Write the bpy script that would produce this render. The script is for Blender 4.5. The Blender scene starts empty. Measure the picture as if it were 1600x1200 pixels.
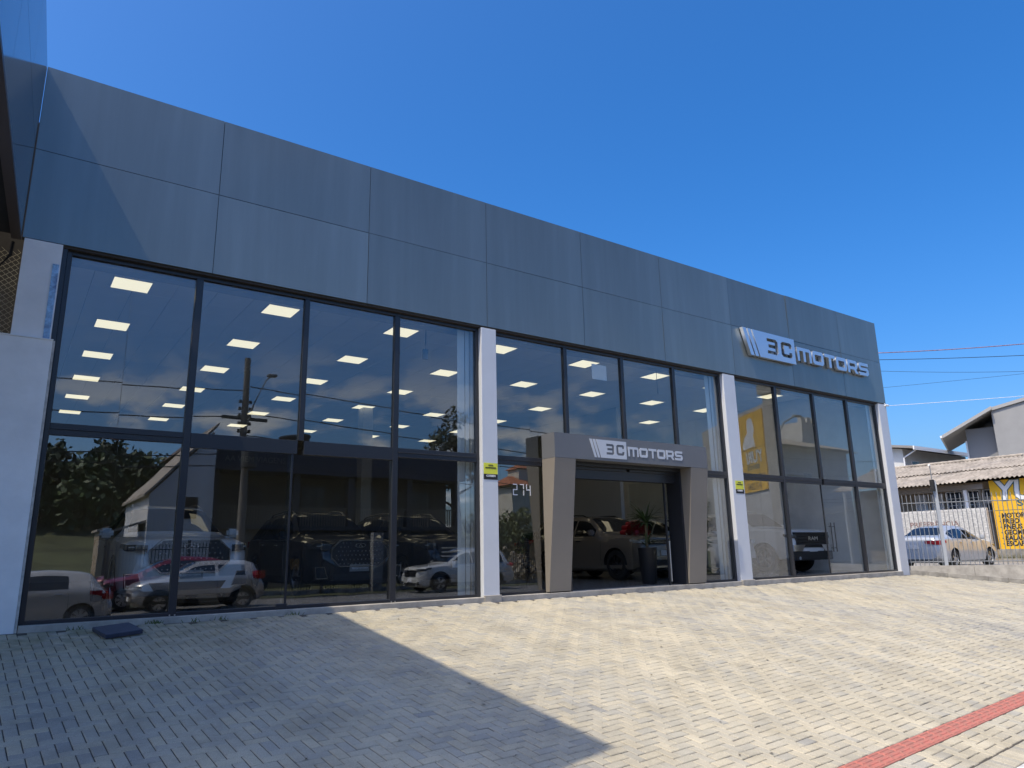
import bpy, bmesh, math, random
import numpy as np
from mathutils import Vector, Matrix

random.seed(7)
RNG = np.random.default_rng(7)
R = math.radians
scene = bpy.context.scene
COL = scene.collection

# ------------------------------------------------------------------ camera
cam_d = bpy.data.cameras.new('camera')
cam = bpy.data.objects.new('camera', cam_d)
COL.objects.link(cam)
scene.camera = cam
cam_d.sensor_fit = 'HORIZONTAL'
cam_d.sensor_width = 36.0
cam_d.lens = 36.0 * 1110.0 / 1600.0
cam_d.clip_start = 0.05
cam_d.clip_end = 2000.0
PITCH, ROLL, YAW = R(13.304), R(-1.159), R(35.403)
fw = Vector((math.sin(YAW) * math.cos(PITCH), math.cos(YAW) * math.cos(PITCH), math.sin(PITCH)))
r0 = Vector((math.cos(YAW), -math.sin(YAW), 0))
u0 = r0.cross(fw)
rr = math.cos(ROLL) * r0 + math.sin(ROLL) * u0
uu = -math.sin(ROLL) * r0 + math.cos(ROLL) * u0
CAM = Vector((0.0, -10.8, 0.782))
cam.matrix_world = Matrix(((rr.x, uu.x, -fw.x, CAM.x), (rr.y, uu.y, -fw.y, CAM.y),
                           (rr.z, uu.z, -fw.z, CAM.z), (0, 0, 0, 1)))

# ------------------------------------------------------------------ sky, sun, exposure
SUN_D = Vector((0.599, 0.135, -1.0)).normalized()        # the way the light travels
SUN_EL = math.asin(-SUN_D.z)
SUN_AZ = math.atan2(-SUN_D.x, -SUN_D.y)                  # clockwise from +Y
world = bpy.data.worlds.new('World')
scene.world = world
world.use_nodes = True
wn = world.node_tree.nodes
wl = world.node_tree.links
for n in list(wn):
    wn.remove(n)
w_out = wn.new('ShaderNodeOutputWorld')
w_bg = wn.new('ShaderNodeBackground')
w_sky = wn.new('ShaderNodeTexSky')
w_sky.sky_type = 'NISHITA'
w_sky.sun_disc = False
w_sky.sun_elevation = SUN_EL
w_sky.sun_rotation = SUN_AZ
w_sky.altitude = 200.0
w_sky.air_density = 1.0
w_sky.dust_density = 4.0
w_sky.ozone_density = 8.0
w_bg.inputs['Strength'].default_value = 0.15
# a deep clear blue, with fair-weather cumulus low over the street side only
w_hs = wn.new('ShaderNodeHueSaturation')
w_hs.inputs['Hue'].default_value = 0.503
w_hs.inputs['Saturation'].default_value = 1.29
w_hs.inputs['Value'].default_value = 1.0
wl.new(w_sky.outputs['Color'], w_hs.inputs['Color'])
w_tc = wn.new('ShaderNodeTexCoord')
w_sep = wn.new('ShaderNodeSeparateXYZ')
wl.new(w_tc.outputs['Generated'], w_sep.inputs[0])
w_map = wn.new('ShaderNodeMapping')
w_map.inputs['Scale'].default_value = (1.0, 1.0, 2.2)
wl.new(w_tc.outputs['Generated'], w_map.inputs['Vector'])
w_nz = wn.new('ShaderNodeTexNoise')
w_nz.inputs['Scale'].default_value = 7.0
w_nz.inputs['Detail'].default_value = 7.0
w_nz.inputs['Roughness'].default_value = 0.55
wl.new(w_map.outputs['Vector'], w_nz.inputs['Vector'])


def w_range(sock, a, b, c, d):
    n = wn.new('ShaderNodeMapRange')
    n.interpolation_type = 'SMOOTHSTEP'
    for k, v in zip(('From Min', 'From Max', 'To Min', 'To Max'), (a, b, c, d)):
        n.inputs[k].default_value = v
    wl.new(sock, n.inputs['Value'])
    return n.outputs[0]


def w_mul(a, b):
    n = wn.new('ShaderNodeMath')
    n.operation = 'MULTIPLY'
    wl.new(a, n.inputs[0])
    wl.new(b, n.inputs[1])
    return n.outputs[0]


cl = w_range(w_nz.outputs['Fac'], 0.50, 0.62, 0.0, 1.0)
cl = w_mul(cl, w_range(w_sep.outputs['Z'], 0.30, 0.12, 0.0, 1.0))
cl = w_mul(cl, w_range(w_sep.outputs['Y'], -0.55, -0.85, 0.0, 1.0))
w_mix = wn.new('ShaderNodeMix')
w_mix.data_type = 'RGBA'
wl.new(cl, w_mix.inputs['Factor'])
wl.new(w_hs.outputs['Color'], w_mix.inputs['A'])
w_mix.inputs['B'].default_value = (5.2, 5.2, 5.3, 1)
wl.new(w_mix.outputs['Result'], w_bg.inputs['Color'])
wl.new(w_bg.outputs['Background'], w_out.inputs['Surface'])

sun_d = bpy.data.lights.new('sun', 'SUN')
sun = bpy.data.objects.new('sun', sun_d)
COL.objects.link(sun)
sun_d.energy = 2.8
sun_d.angle = R(0.53)
sun_d.color = (1.0, 0.90, 0.73)
sun.rotation_euler = SUN_D.to_track_quat('-Z', 'Y').to_euler()
sun.location = (-20, -20, 40)

scene.view_settings.view_transform = 'Standard'
scene.view_settings.look = 'None'
scene.view_settings.gamma = 1.0
scene.view_settings.use_curve_mapping = False
scene.view_settings.exposure = 0.66
scene.render.engine = 'CYCLES'
cy = scene.cycles
cy.max_bounces = 10
cy.diffuse_bounces = 4
cy.glossy_bounces = 5
cy.transmission_bounces = 6
cy.transparent_max_bounces = 24
cy.use_denoising = True
cy.sample_clamp_indirect = 6.0
cy.caustics_reflective = False
cy.caustics_refractive = False

# ------------------------------------------------------------------ materials
MATS = {}


def mat(name, col, rough=0.6, metal=0.0, spec=0.5, var=0.0, vscale=6.0, bump=0.0, bscale=40.0,
        coat=0.0, streak=False, dirt=None):
    """Principled material with procedural mottling, fine relief and optional streaks."""
    if name in MATS:
        return MATS[name]
    m = bpy.data.materials.new(name)
    m.use_nodes = True
    nt = m.node_tree
    b = nt.nodes['Principled BSDF']
    b.inputs['Base Color'].default_value = (*col, 1)
    b.inputs['Roughness'].default_value = rough
    b.inputs['Metallic'].default_value = metal
    b.inputs['Specular IOR Level'].default_value = spec
    if coat:
        b.inputs['Coat Weight'].default_value = coat
        b.inputs['Coat Roughness'].default_value = 0.03
    tc = nt.nodes.new('ShaderNodeTexCoord')
    if var > 0:
        mp = nt.nodes.new('ShaderNodeMapping')
        if streak:
            mp.inputs['Scale'].default_value = (1.0, 1.0, 0.08)
        nt.links.new(tc.outputs['Object'], mp.inputs['Vector'])
        nz = nt.nodes.new('ShaderNodeTexNoise')
        nz.inputs['Scale'].default_value = vscale
        nz.inputs['Detail'].default_value = 6.0
        nz.inputs['Roughness'].default_value = 0.62
        nt.links.new(mp.outputs['Vector'], nz.inputs['Vector'])
        rp = nt.nodes.new('ShaderNodeValToRGB')
        lo = dirt if dirt else tuple(max(0, c * (1 - var)) for c in col)
        hi = tuple(min(1, c * (1 + var * 0.6)) for c in col)
        rp.color_ramp.elements[0].position = 0.32
        rp.color_ramp.elements[1].position = 0.68
        rp.color_ramp.elements[0].color = (*lo, 1)
        rp.color_ramp.elements[1].color = (*hi, 1)
        nt.links.new(nz.outputs['Fac'], rp.inputs['Fac'])
        nt.links.new(rp.outputs['Color'], b.inputs['Base Color'])
    if bump > 0:
        nb = nt.nodes.new('ShaderNodeTexNoise')
        nb.inputs['Scale'].default_value = bscale
        nb.inputs['Detail'].default_value = 5.0
        nt.links.new(tc.outputs['Object'], nb.inputs['Vector'])
        bp = nt.nodes.new('ShaderNodeBump')
        bp.inputs['Strength'].default_value = bump
        bp.inputs['Distance'].default_value = 0.02
        nt.links.new(nb.outputs['Fac'], bp.inputs['Height'])
        nt.links.new(bp.outputs['Normal'], b.inputs['Normal'])
    MATS[name] = m
    return m


def emit_mat(name, col, strength):
    m = bpy.data.materials.new(name)
    m.use_nodes = True
    b = m.node_tree.nodes['Principled BSDF']
    b.inputs['Base Color'].default_value = (0.8, 0.8, 0.78, 1)
    b.inputs['Emission Color'].default_value = (*col, 1)
    b.inputs['Emission Strength'].default_value = strength
    return m


def glass_mat(name, tint, r_min, gain=1.0):
    """Window glass: a clear tinted sheet with Schlick reflection, the same from either side."""
    m = bpy.data.materials.new(name)
    m.use_nodes = True
    nt = m.node_tree
    for n in list(nt.nodes):
        nt.nodes.remove(n)
    out = nt.nodes.new('ShaderNodeOutputMaterial')
    tr = nt.nodes.new('ShaderNodeBsdfTransparent')
    tr.inputs['Color'].default_value = (*tint, 1)
    gl = nt.nodes.new('ShaderNodeBsdfGlossy')
    gl.inputs['Color'].default_value = (0.95, 0.97, 1.0, 1)
    gl.inputs['Roughness'].default_value = 0.0
    geo = nt.nodes.new('ShaderNodeNewGeometry')
    dot = nt.nodes.new('ShaderNodeVectorMath')
    dot.operation = 'DOT_PRODUCT'
    nt.links.new(geo.outputs['Normal'], dot.inputs[0])
    nt.links.new(geo.outputs['Incoming'], dot.inputs[1])
    ab = nt.nodes.new('ShaderNodeMath'); ab.operation = 'ABSOLUTE'
    nt.links.new(dot.outputs['Value'], ab.inputs[0])
    om = nt.nodes.new('ShaderNodeMath'); om.operation = 'SUBTRACT'
    om.inputs[0].default_value = 1.0
    nt.links.new(ab.outputs[0], om.inputs[1])
    pw = nt.nodes.new('ShaderNodeMath'); pw.operation = 'POWER'
    pw.inputs[1].default_value = 5.0
    nt.links.new(om.outputs[0], pw.inputs[0])
    ml = nt.nodes.new('ShaderNodeMath'); ml.operation = 'MULTIPLY_ADD'
    ml.inputs[1].default_value = (1.0 - r_min) * gain
    ml.inputs[2].default_value = r_min
    nt.links.new(pw.outputs[0], ml.inputs[0])
    mx = nt.nodes.new('ShaderNodeMixShader')
    wv = nt.nodes.new('ShaderNodeTexNoise')          # float glass is never quite flat
    wv.inputs['Scale'].default_value = 1.6
    wv.inputs['Detail'].default_value = 1.0
    tcg = nt.nodes.new('ShaderNodeNewGeometry')
    nt.links.new(tcg.outputs['Position'], wv.inputs['Vector'])
    bw = nt.nodes.new('ShaderNodeBump')
    bw.inputs['Strength'].default_value = 0.13
    bw.inputs['Distance'].default_value = 0.004
    nt.links.new(wv.outputs['Fac'], bw.inputs['Height'])
    nt.links.new(bw.outputs['Normal'], gl.inputs['Normal'])
    nt.links.new(ml.outputs[0], mx.inputs['Fac'])
    nt.links.new(tr.outputs[0], mx.inputs[1])
    nt.links.new(gl.outputs[0], mx.inputs[2])
    nt.links.new(mx.outputs[0], out.inputs['Surface'])
    return m


def paint(name, col, metal=0.0, rough=0.28):
    return mat(name, col, rough=rough, metal=metal, spec=0.5, coat=0.8)


# ------------------------------------------------------------------ mesh helpers
class MB:
    """Collects shapes; build() links them as ONE mesh object."""
    def __init__(self):
        self.v = []
        self.f = []

    def add(self, vs, fs):
        o = len(self.v)
        self.v += [tuple(p) for p in vs]
        self.f += [tuple(i + o for i in f) for f in fs]
        return self

    def box(self, x0, x1, y0, y1, z0, z1):
        vs = [(x0, y0, z0), (x1, y0, z0), (x1, y1, z0), (x0, y1, z0),
              (x0, y0, z1), (x1, y0, z1), (x1, y1, z1), (x0, y1, z1)]
        fs = [(0, 3, 2, 1), (4, 5, 6, 7), (0, 1, 5, 4), (1, 2, 6, 5), (2, 3, 7, 6), (3, 0, 4, 7)]
        return self.add(vs, fs)

    def hexa(self, p):
        """p: 4 bottom points (counter-clockwise from above) + 4 top points."""
        fs = [(0, 3, 2, 1), (4, 5, 6, 7), (0, 1, 5, 4), (1, 2, 6, 5), (2, 3, 7, 6), (3, 0, 4, 7)]
        return self.add(p, fs)

    def prism(self, poly, a0, a1, axis='y'):
        """poly in the plane across axis, extruded from a0 to a1."""
        n = len(poly)
        def P(p, a):
            if axis == 'y':
                return (p[0], a, p[1])
            if axis == 'x':
                return (a, p[0], p[1])
            return (p[0], p[1], a)
        vs = [P(p, a0) for p in poly] + [P(p, a1) for p in poly]
        fs = [tuple(range(n - 1, -1, -1)), tuple(range(n, 2 * n))]
        fs += [(i, (i + 1) % n, n + (i + 1) % n, n + i) for i in range(n)]
        return self.add(vs, fs)

    def tube(self, pts, rad, n=8, cap=True):
        pts = [Vector(p) for p in pts]
        if not isinstance(rad, (list, tuple)):
            rad = [rad] * len(pts)
        rings = []
        for i, p in enumerate(pts):
            d = (pts[min(i + 1, len(pts) - 1)] - pts[max(i - 1, 0)]).normalized()
            a = Vector((0, 0, 1)) if abs(d.z) < 0.9 else Vector((1, 0, 0))
            s = d.cross(a).normalized()
            t = s.cross(d)
            rings.append([p + (s * math.cos(k * 2 * math.pi / n) + t * math.sin(k * 2 * math.pi / n)) * rad[i] for k in range(n)])
        vs = [q for r in rings for q in r]
        fs = []
        for i in range(len(pts) - 1):
            for k in range(n):
                fs.append((i * n + k, i * n + (k + 1) % n, (i + 1) * n + (k + 1) % n, (i + 1) * n + k))
        if cap:
            fs.append(tuple(range(n - 1, -1, -1)))
            fs.append(tuple((len(pts) - 1) * n + k for k in range(n)))
        return self.add(vs, fs)

    def lathe(self, prof, n=24, axis='z', o=(0, 0, 0)):
        """prof: list of (radius, height) revolved about the axis through o."""
        vs, fs = [], []
        m = len(prof)
        for r, h in prof:
            for k in range(n):
                a = 2 * math.pi * k / n
                c, s = r * math.cos(a), r * math.sin(a)
                if axis == 'z':
                    vs.append((o[0] + c, o[1] + s, o[2] + h))
                else:
                    vs.append((o[0] + h, o[1] + c, o[2] + s))
        for i in range(m - 1):
            for k in range(n):
                fs.append((i * n + k, i * n + (k + 1) % n, (i + 1) * n + (k + 1) % n, (i + 1) * n + k))
        return self.add(vs, fs)

    def grid(self, P, flip=False):
        """P[i][j] points -> quads"""
        a, b = len(P), len(P[0])
        vs = [q for r in P for q in r]
        fs = []
        for i in range(a - 1):
            for j in range(b - 1):
                q = (i * b + j, i * b + j + 1, (i + 1) * b + j + 1, (i + 1) * b + j)
                fs.append(q[::-1] if flip else q)
        return self.add(vs, fs)

    def mesh(self, name, m, fix=True, smooth=None):
        me = bpy.data.meshes.new(name)
        me.from_pydata(self.v, [], self.f)
        if fix:
            bm = bmesh.new()
            bm.from_mesh(me)
            bmesh.ops.recalc_face_normals(bm, faces=bm.faces)
            bm.to_mesh(me)
            bm.free()
        if m is not None:
            me.materials.append(m)
        if smooth is not None:
            me.polygons.foreach_set('use_smooth', [True] * len(me.polygons))
            me.set_sharp_from_angle(angle=R(smooth))
        me.update()
        return me

    def build(self, name, m, parent=None, fix=True, smooth=None, loc=None):
        return link(name, self.mesh(name, m, fix, smooth), parent, loc)


def link(name, me, parent=None, loc=None):
    o = bpy.data.objects.new(name, me)
    COL.objects.link(o)
    if parent is not None:
        o.parent = parent
    if loc is not None:
        o.location = loc
    return o


def bx(name, x0, x1, y0, y1, z0, z1, m, parent=None, bevel=0.0):
    """one box object with a small bevel, origin at the box's centre bottom"""
    cx, cyy = (x0 + x1) / 2, (y0 + y1) / 2
    mb = MB().box(x0 - cx, x1 - cx, y0 - cyy, y1 - cyy, 0, z1 - z0)
    me = mb.mesh(name, m, fix=False)
    if bevel > 0:
        bm = bmesh.new()
        bm.from_mesh(me)
        bmesh.ops.bevel(bm, geom=bm.edges[:], offset=bevel, segments=1, affect='EDGES')
        bm.to_mesh(me)
        bm.free()
    return link(name, me, parent, (cx, cyy, z0))


def tag(o, label=None, cat=None, group=None, kind=None):
    if label:
        o['label'] = label
    if cat:
        o['category'] = cat
    if group:
        o['group'] = group
    if kind:
        o['kind'] = kind
    return o


def thing(name, label, cat, loc=(0, 0, 0), rz=0.0, group=None):
    o = bpy.data.objects.new(name, None)
    o.empty_display_size = 0.2
    COL.objects.link(o)
    o.location = loc
    o.rotation_euler = (0, 0, rz)
    return tag(o, label, cat, group)


def copy_tree(o, parent=None):
    c = o.copy()
    COL.objects.link(c)
    c.parent = parent
    for ch in list(o.children):
        copy_tree(ch, c)
    return c


def curve_mesh(name, polys, depth, m, bevel=0.0):
    """flat outlines (holes by even-odd fill) extruded to a mesh in the XZ plane, front at y = 0, back at +depth"""
    cu = bpy.data.curves.new(name, 'CURVE')
    cu.dimensions = '2D'
    cu.fill_mode = 'BOTH'
    cu.extrude = depth / 2
    cu.bevel_depth = bevel
    for pl in polys:
        sp = cu.splines.new('POLY')
        sp.points.add(len(pl) - 1)
        for i, p in enumerate(pl):
            sp.points[i].co = (p[0], p[1], 0, 1)
        sp.use_cyclic_u = True
    return _curve_to_mesh(name, cu, depth, m)


def _curve_to_mesh(name, cu, depth, m):
    tmp = bpy.data.objects.new(name, cu)
    COL.objects.link(tmp)
    dg = bpy.context.evaluated_depsgraph_get()
    dg.update()
    me = bpy.data.meshes.new_from_object(tmp.evaluated_get(dg))
    COL.objects.unlink(tmp)
    bpy.data.objects.remove(tmp)
    me.name = name
    # curve plane XY, extruded along Z -> stand it up in XZ
    me.transform(Matrix(((1, 0, 0, 0), (0, 0, -1, depth / 2), (0, 1, 0, 0), (0, 0, 0, 1))))
    me.materials.clear()
    me.materials.append(m)
    return me


def text_mesh(name, body, size, m, depth=0.004, align='LEFT', bold=0.0, xs=1.0, shear=0.0):
    cu = bpy.data.curves.new(name, 'FONT')
    cu.body = body
    cu.size = size
    cu.extrude = depth / 2
    cu.offset = bold
    cu.align_x = align
    cu.shear = shear
    cu.resolution_u = 3
    me = _curve_to_mesh(name, cu, depth, m)
    if xs != 1.0:
        me.transform(Matrix.Diagonal((xs, 1, 1, 1)))
    return me


ORD = ['first', 'second', 'third', 'fourth', 'fifth', 'sixth', 'seventh', 'eighth', 'ninth', 'tenth', 'eleventh', 'twelfth']

# pavement plane (falls from the building down to the street)
G0, GX, GY = -0.030, -0.002, 0.130


def gz(x, y):
    return G0 + GX * x + GY * min(y, 0.0)

# ================================================================== GROUND AND PAVEMENT
M_EARTH = mat('earth', (0.16, 0.13, 0.09), 0.95, var=0.45, vscale=0.6, bump=0.4, bscale=5)
M_ASPHALT = mat('asphalt', (0.095, 0.092, 0.088), 0.9, var=0.3, vscale=3.0, bump=0.35, bscale=120)
M_CONC = mat('concrete', (0.40, 0.37, 0.32), 0.9, var=0.28, vscale=4.0, bump=0.25, bscale=50)
M_CONC_D = mat('old concrete', (0.30, 0.28, 0.24), 0.92, var=0.45, vscale=3.0, bump=0.3, bscale=30)
M_BED = mat('joint sand', (0.085, 0.072, 0.055), 0.95, var=0.4, vscale=20)

PHI = R(3.3)
CP, SP = math.cos(PHI), math.sin(PHI)


def to_w(px, py):
    """paving frame (turned 3.3 degrees to the facade) -> world"""
    return 8.0 + px * CP - py * SP, -7.0 + px * SP + py * CP


# big ground sheet to the horizon
g = MB()
g.add([(-700, -700, -1.75), (700, -700, -1.75), (700, 700, -1.75), (-700, 700, -1.75)], [(0, 1, 2, 3)])
tag(g.build('ground', M_EARTH, fix=False), kind='structure')


def road_z(x, y):
    t = min(1, max(0, (x + 1.5) / 6.5))
    zf = -1.04 + 0.27 * t * t * (3 - 2 * t)
    u = min(1, max(0, (-8.0 - y) / 4.0))
    return (-1.22 - 0.002 * x) * (1 - u) + zf * u


def sheet(fn, xs, ys):
    P = [[(x, y, fn(x, y)) for x in xs] for y in ys]
    return MB().grid(P)


def frange(a, b, n):
    return [a + (b - a) * i / (n - 1) for i in range(n)]


rd = sheet(road_z, frange(-70, 110, 120), frange(-12.2, -7.2, 12))
tag(rd.build('road', M_ASPHALT, fix=False, smooth=60), kind='structure')


def park_z(x, y):
    return road_z(x, -12.2) + (0.0 if y > -12.3 else 0.0) + 0.004


pk = sheet(park_z, frange(-70, 110, 120), [-17.6, -15.0, -12.2])
tag(pk.build('parking_strip', mat('worn asphalt', (0.13, 0.125, 0.115), 0.9, var=0.3, vscale=2.0, bump=0.3, bscale=80), fix=False), kind='structure')

# ---- pavement with herringbone pavers
WALL_P = (21.80, 0.10)
WALL_D = Vector((0.622, -0.783)).normalized()


def right_of_wall(x, y, off=0.0):
    # signed distance to the right-hand retaining wall line (positive beyond it)
    nx, ny = -WALL_D.y, WALL_D.x
    return (x - WALL_P[0]) * nx + (y - WALL_P[1]) * ny + off


# bed under the pavers
bed_pts = []
bed = MB()
bp = [(-9, 0.12), (21.9, 0.12), (28.6, -8.3), (-9, -8.9)]
xs = frange(-9, 29, 39)
ysb = frange(-8.4, 0.12, 20)
P = []
for y in ysb:
    row = []
    for x in xs:
        xe = min(x, 21.95 + max(0.0, -(y - 0.1)) * WALL_D.x / -WALL_D.y)
        yy = y if y > -8.39 else to_w(0, -0.98)[1] + (xe - 8) * math.tan(PHI) + 0.06
        row.append((xe, yy, gz(xe, yy) - 0.0075))
    P.append(row)
bed.grid(P)
PAVE = tag(bed.build('pavement', M_BED, fix=False), kind='structure')


def paver_material():
    m = bpy.data.materials.new('concrete pavers')
    m.use_nodes = True
    nt = m.node_tree
    L = nt.links
    b = nt.nodes['Principled BSDF']
    b.inputs['Roughness'].default_value = 0.88
    b.inputs['Specular IOR Level'].default_value = 0.35
    at = nt.nodes.new('ShaderNodeAttribute'); at.attribute_name = 'tone'
    geo = nt.nodes.new('ShaderNodeNewGeometry')
    # cream to grey by paver
    rp = nt.nodes.new('ShaderNodeValToRGB')
    cr = rp.color_ramp
    cr.elements[0].position = 0.0; cr.elements[0].color = (0.310, 0.298, 0.262, 1)
    cr.elements[1].position = 1.0; cr.elements[1].color = (0.520, 0.460, 0.335, 1)
    for p, c in ((0.22, (0.385, 0.360, 0.298)), (0.5, (0.440, 0.398, 0.305)), (0.8, (0.480, 0.422, 0.305))):
        e = cr.elements.new(p); e.color = (*c, 1)
    # broad patches where greyer or creamier pavers prevail
    nz = nt.nodes.new('ShaderNodeTexNoise'); nz.inputs['Scale'].default_value = 0.75; nz.inputs['Detail'].default_value = 3
    mp = nt.nodes.new('ShaderNodeMapping'); mp.inputs['Scale'].default_value = (1.0, 0.45, 1.0)
    mp.inputs['Rotation'].default_value = (0, 0, 0.35)
    L.new(geo.outputs['Position'], mp.inputs['Vector']); L.new(mp.outputs['Vector'], nz.inputs['Vector'])
    ma = nt.nodes.new('ShaderNodeMath'); ma.operation = 'MULTIPLY_ADD'
    ma.inputs[1].default_value = 1.3; ma.inputs[2].default_value = -0.65
    L.new(nz.outputs['Fac'], ma.inputs[0])
    ad = nt.nodes.new('ShaderNodeMath'); ad.operation = 'ADD'; ad.use_clamp = True
    L.new(at.outputs['Fac'], ad.inputs[0]); L.new(ma.outputs[0], ad.inputs[1])
    L.new(ad.outputs[0], rp.inputs['Fac'])
    # sandy grain
    gr = nt.nodes.new('ShaderNodeTexNoise'); gr.inputs['Scale'].default_value = 190; gr.inputs['Detail'].default_value = 3
    L.new(geo.outputs['Position'], gr.inputs['Vector'])
    g2 = nt.nodes.new('ShaderNodeMapRange'); g2.inputs['From Min'].default_value = 0.3; g2.inputs['From Max'].default_value = 0.7
    g2.inputs['To Min'].default_value = 0.74; g2.inputs['To Max'].default_value = 1.22
    L.new(gr.outputs['Fac'], g2.inputs['Value'])
    # worn, oily stains
    st = nt.nodes.new('ShaderNodeTexNoise'); st.inputs['Scale'].default_value = 1.7; st.inputs['Detail'].default_value = 7; st.inputs['Roughness'].default_value = 0.7
    L.new(geo.outputs['Position'], st.inputs['Vector'])
    s2 = nt.nodes.new('ShaderNodeMapRange'); s2.inputs['From Min'].default_value = 0.36; s2.inputs['From Max'].default_value = 0.56
    s2.inputs['To Min'].default_value = 0.80; s2.inputs['To Max'].default_value = 1.0
    L.new(st.outputs['Fac'], s2.inputs['Value'])
    tk = nt.nodes.new('ShaderNodeTexNoise'); tk.inputs['Scale'].default_value = 1.0; tk.inputs['Detail'].default_value = 4
    tm_ = nt.nodes.new('ShaderNodeMapping'); tm_.inputs['Scale'].default_value = (1.5, 0.14, 1.0); tm_.inputs['Rotation'].default_value = (0, 0, -0.25)
    L.new(geo.outputs['Position'], tm_.inputs['Vector']); L.new(tm_.outputs['Vector'], tk.inputs['Vector'])
    t2 = nt.nodes.new('ShaderNodeMapRange'); t2.inputs['From Min'].default_value = 0.36; t2.inputs['From Max'].default_value = 0.60
    t2.inputs['To Min'].default_value = 0.92; t2.inputs['To Max'].default_value = 1.03
    L.new(tk.outputs['Fac'], t2.inputs['Value'])
    mt = nt.nodes.new('ShaderNodeMath'); mt.operation = 'MULTIPLY'
    L.new(t2.outputs[0], mt.inputs[0]); L.new(s2.outputs[0], mt.inputs[1])
    mu = nt.nodes.new('ShaderNodeMath'); mu.operation = 'MULTIPLY'
    L.new(g2.outputs[0], mu.inputs[0]); L.new(mt.outputs[0], mu.inputs[1])
    vm = nt.nodes.new('ShaderNodeVectorMath'); vm.operation = 'SCALE'
    L.new(rp.outputs['Color'], vm.inputs[0]); L.new(mu.outputs[0], vm.inputs['Scale'])
    # moss that creeps out from the damp foot of the left-hand glazing
    sx = nt.nodes.new('ShaderNodeSeparateXYZ'); L.new(geo.outputs['Position'], sx.inputs[0])
    my = nt.nodes.new('ShaderNodeMapRange'); my.inputs['From Min'].default_value = -1.9; my.inputs['From Max'].default_value = -0.1
    L.new(sx.outputs['Y'], my.inputs['Value'])
    mx_ = nt.nodes.new('ShaderNodeMapRange'); mx_.inputs['From Min'].default_value = 5.2; mx_.inputs['From Max'].default_value = 1.0
    L.new(sx.outputs['X'], mx_.inputs['Value'])
    mn = nt.nodes.new('ShaderNodeTexNoise'); mn.inputs['Scale'].default_value = 4.5; mn.inputs['Detail'].default_value = 6
    L.new(geo.outputs['Position'], mn.inputs['Vector'])
    m1 = nt.nodes.new('ShaderNodeMath'); m1.operation = 'MULTIPLY'
    L.new(my.outputs[0], m1.inputs[0]); L.new(mx_.outputs[0], m1.inputs[1])
    m2 = nt.nodes.new('ShaderNodeMath'); m2.operation = 'MULTIPLY_ADD'; m2.inputs[1].default_value = 2.2; m2.inputs[2].default_value = -0.75
    L.new(mn.outputs['Fac'], m2.inputs[0])
    m3 = nt.nodes.new('ShaderNodeMath'); m3.operation = 'MULTIPLY'; m3.use_clamp = True
    L.new(m1.outputs[0], m3.inputs[0]); L.new(m2.outputs[0], m3.inputs[1])
    mix = nt.nodes.new('ShaderNodeMix'); mix.data_type = 'RGBA'
    L.new(m3.outputs[0], mix.inputs['Factor']); L.new(vm.outputs[0], mix.inputs['A'])
    mix.inputs['B'].default_value = (0.10, 0.125, 0.045, 1)
    L.new(mix.outputs['Result'], b.inputs['Base Color'])
    bu = nt.nodes.new('ShaderNodeBump'); bu.inputs['Strength'].default_value = 0.35; bu.inputs['Distance'].default_value = 0.004
    L.new(gr.outputs['Fac'], bu.inputs['Height']); L.new(bu.outputs['Normal'], b.inputs['Normal'])
    return m


M_PAVER = paver_material()
# unit paver: top with a small chamfer, four sides (no bottom)


def paver_verts(lx, ly, ch=0.0055, h=0.03):
    a, b = lx / 2, ly / 2
    return ([(-a, -b, -h), (a, -b, -h), (a, b, -h), (-a, b, -h),
             (-a, -b, -ch), (a, -b, -ch), (a, b, -ch), (-a, b, -ch),
             (-a + ch, -b + ch, 0), (a - ch, -b + ch, 0), (a - ch, b - ch, 0), (-a + ch, b - ch, 0)],
            [(8, 9, 10, 11), (4, 5, 9, 8), (5, 6, 10, 9), (6, 7, 11, 10), (7, 4, 8, 11),
             (0, 1, 5, 4), (1, 2, 6, 5), (2, 3, 7, 6), (3, 0, 4, 7)])


slope_m = Matrix.Rotation(PHI, 3, 'Z')
NRM = Vector((-GX, -GY, 1)).normalized()
TILT = Vector((0, 0, 1)).rotation_difference(NRM).to_matrix()
PAVE_ROT = TILT @ slope_m
gap = 0.008
bricks = []   # (x, y, is_h, tone, dz)
U = 0.1
ST_HI, ST_LO = 0.0, -0.20        # red strip in the paving frame (y')
SOLD = -0.60                      # soldier course along the kerb
for n in range(-260, 330):
    for mm in range(-160, 160):
        for hv in (0, 1):
            if hv == 0:
                cx, cyv = (n + 2 * mm + 1.0) * U, (n - 2 * mm + 0.5) * U
            else:
                cx, cyv = (n + 2 * mm + 0.5) * U, (n - 2 * mm - 3 + 1.0) * U
            if cx < -11.2 or cx > 20.5 or cyv < SOLD - 0.02 or cyv > 8.2:
                continue
            hx, hy = (0.1, 0.05) if hv == 0 else (0.05, 0.1)
            lo, hi = cyv - hy, cyv + hy
            if lo < ST_HI - 0.001 and hi > ST_LO + 0.001:
                # cut to the strip
                if hi > ST_HI and hi - ST_HI > 0.03:
                    lo = ST_HI + gap
                elif lo < ST_LO and ST_LO - lo > 0.03:
                    hi = ST_LO - gap
                else:
                    continue
            if lo < SOLD:
                if hi - SOLD < 0.03:
                    continue
                lo = SOLD + gap
            x, y = to_w(cx, (lo + hi) / 2)
            ex = 0.06
            if y > -0.09 - (0.05 if hv else 0.0) or x < -8.5:
                continue
            if right_of_wall(x, y) > -0.12:
                continue
            bricks.append((x, y, hv, 2 * hx - gap, hi - lo - gap, min(1, max(0, RNG.normal(0.52, 0.15))), RNG.normal(0, 0.0011)))
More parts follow.
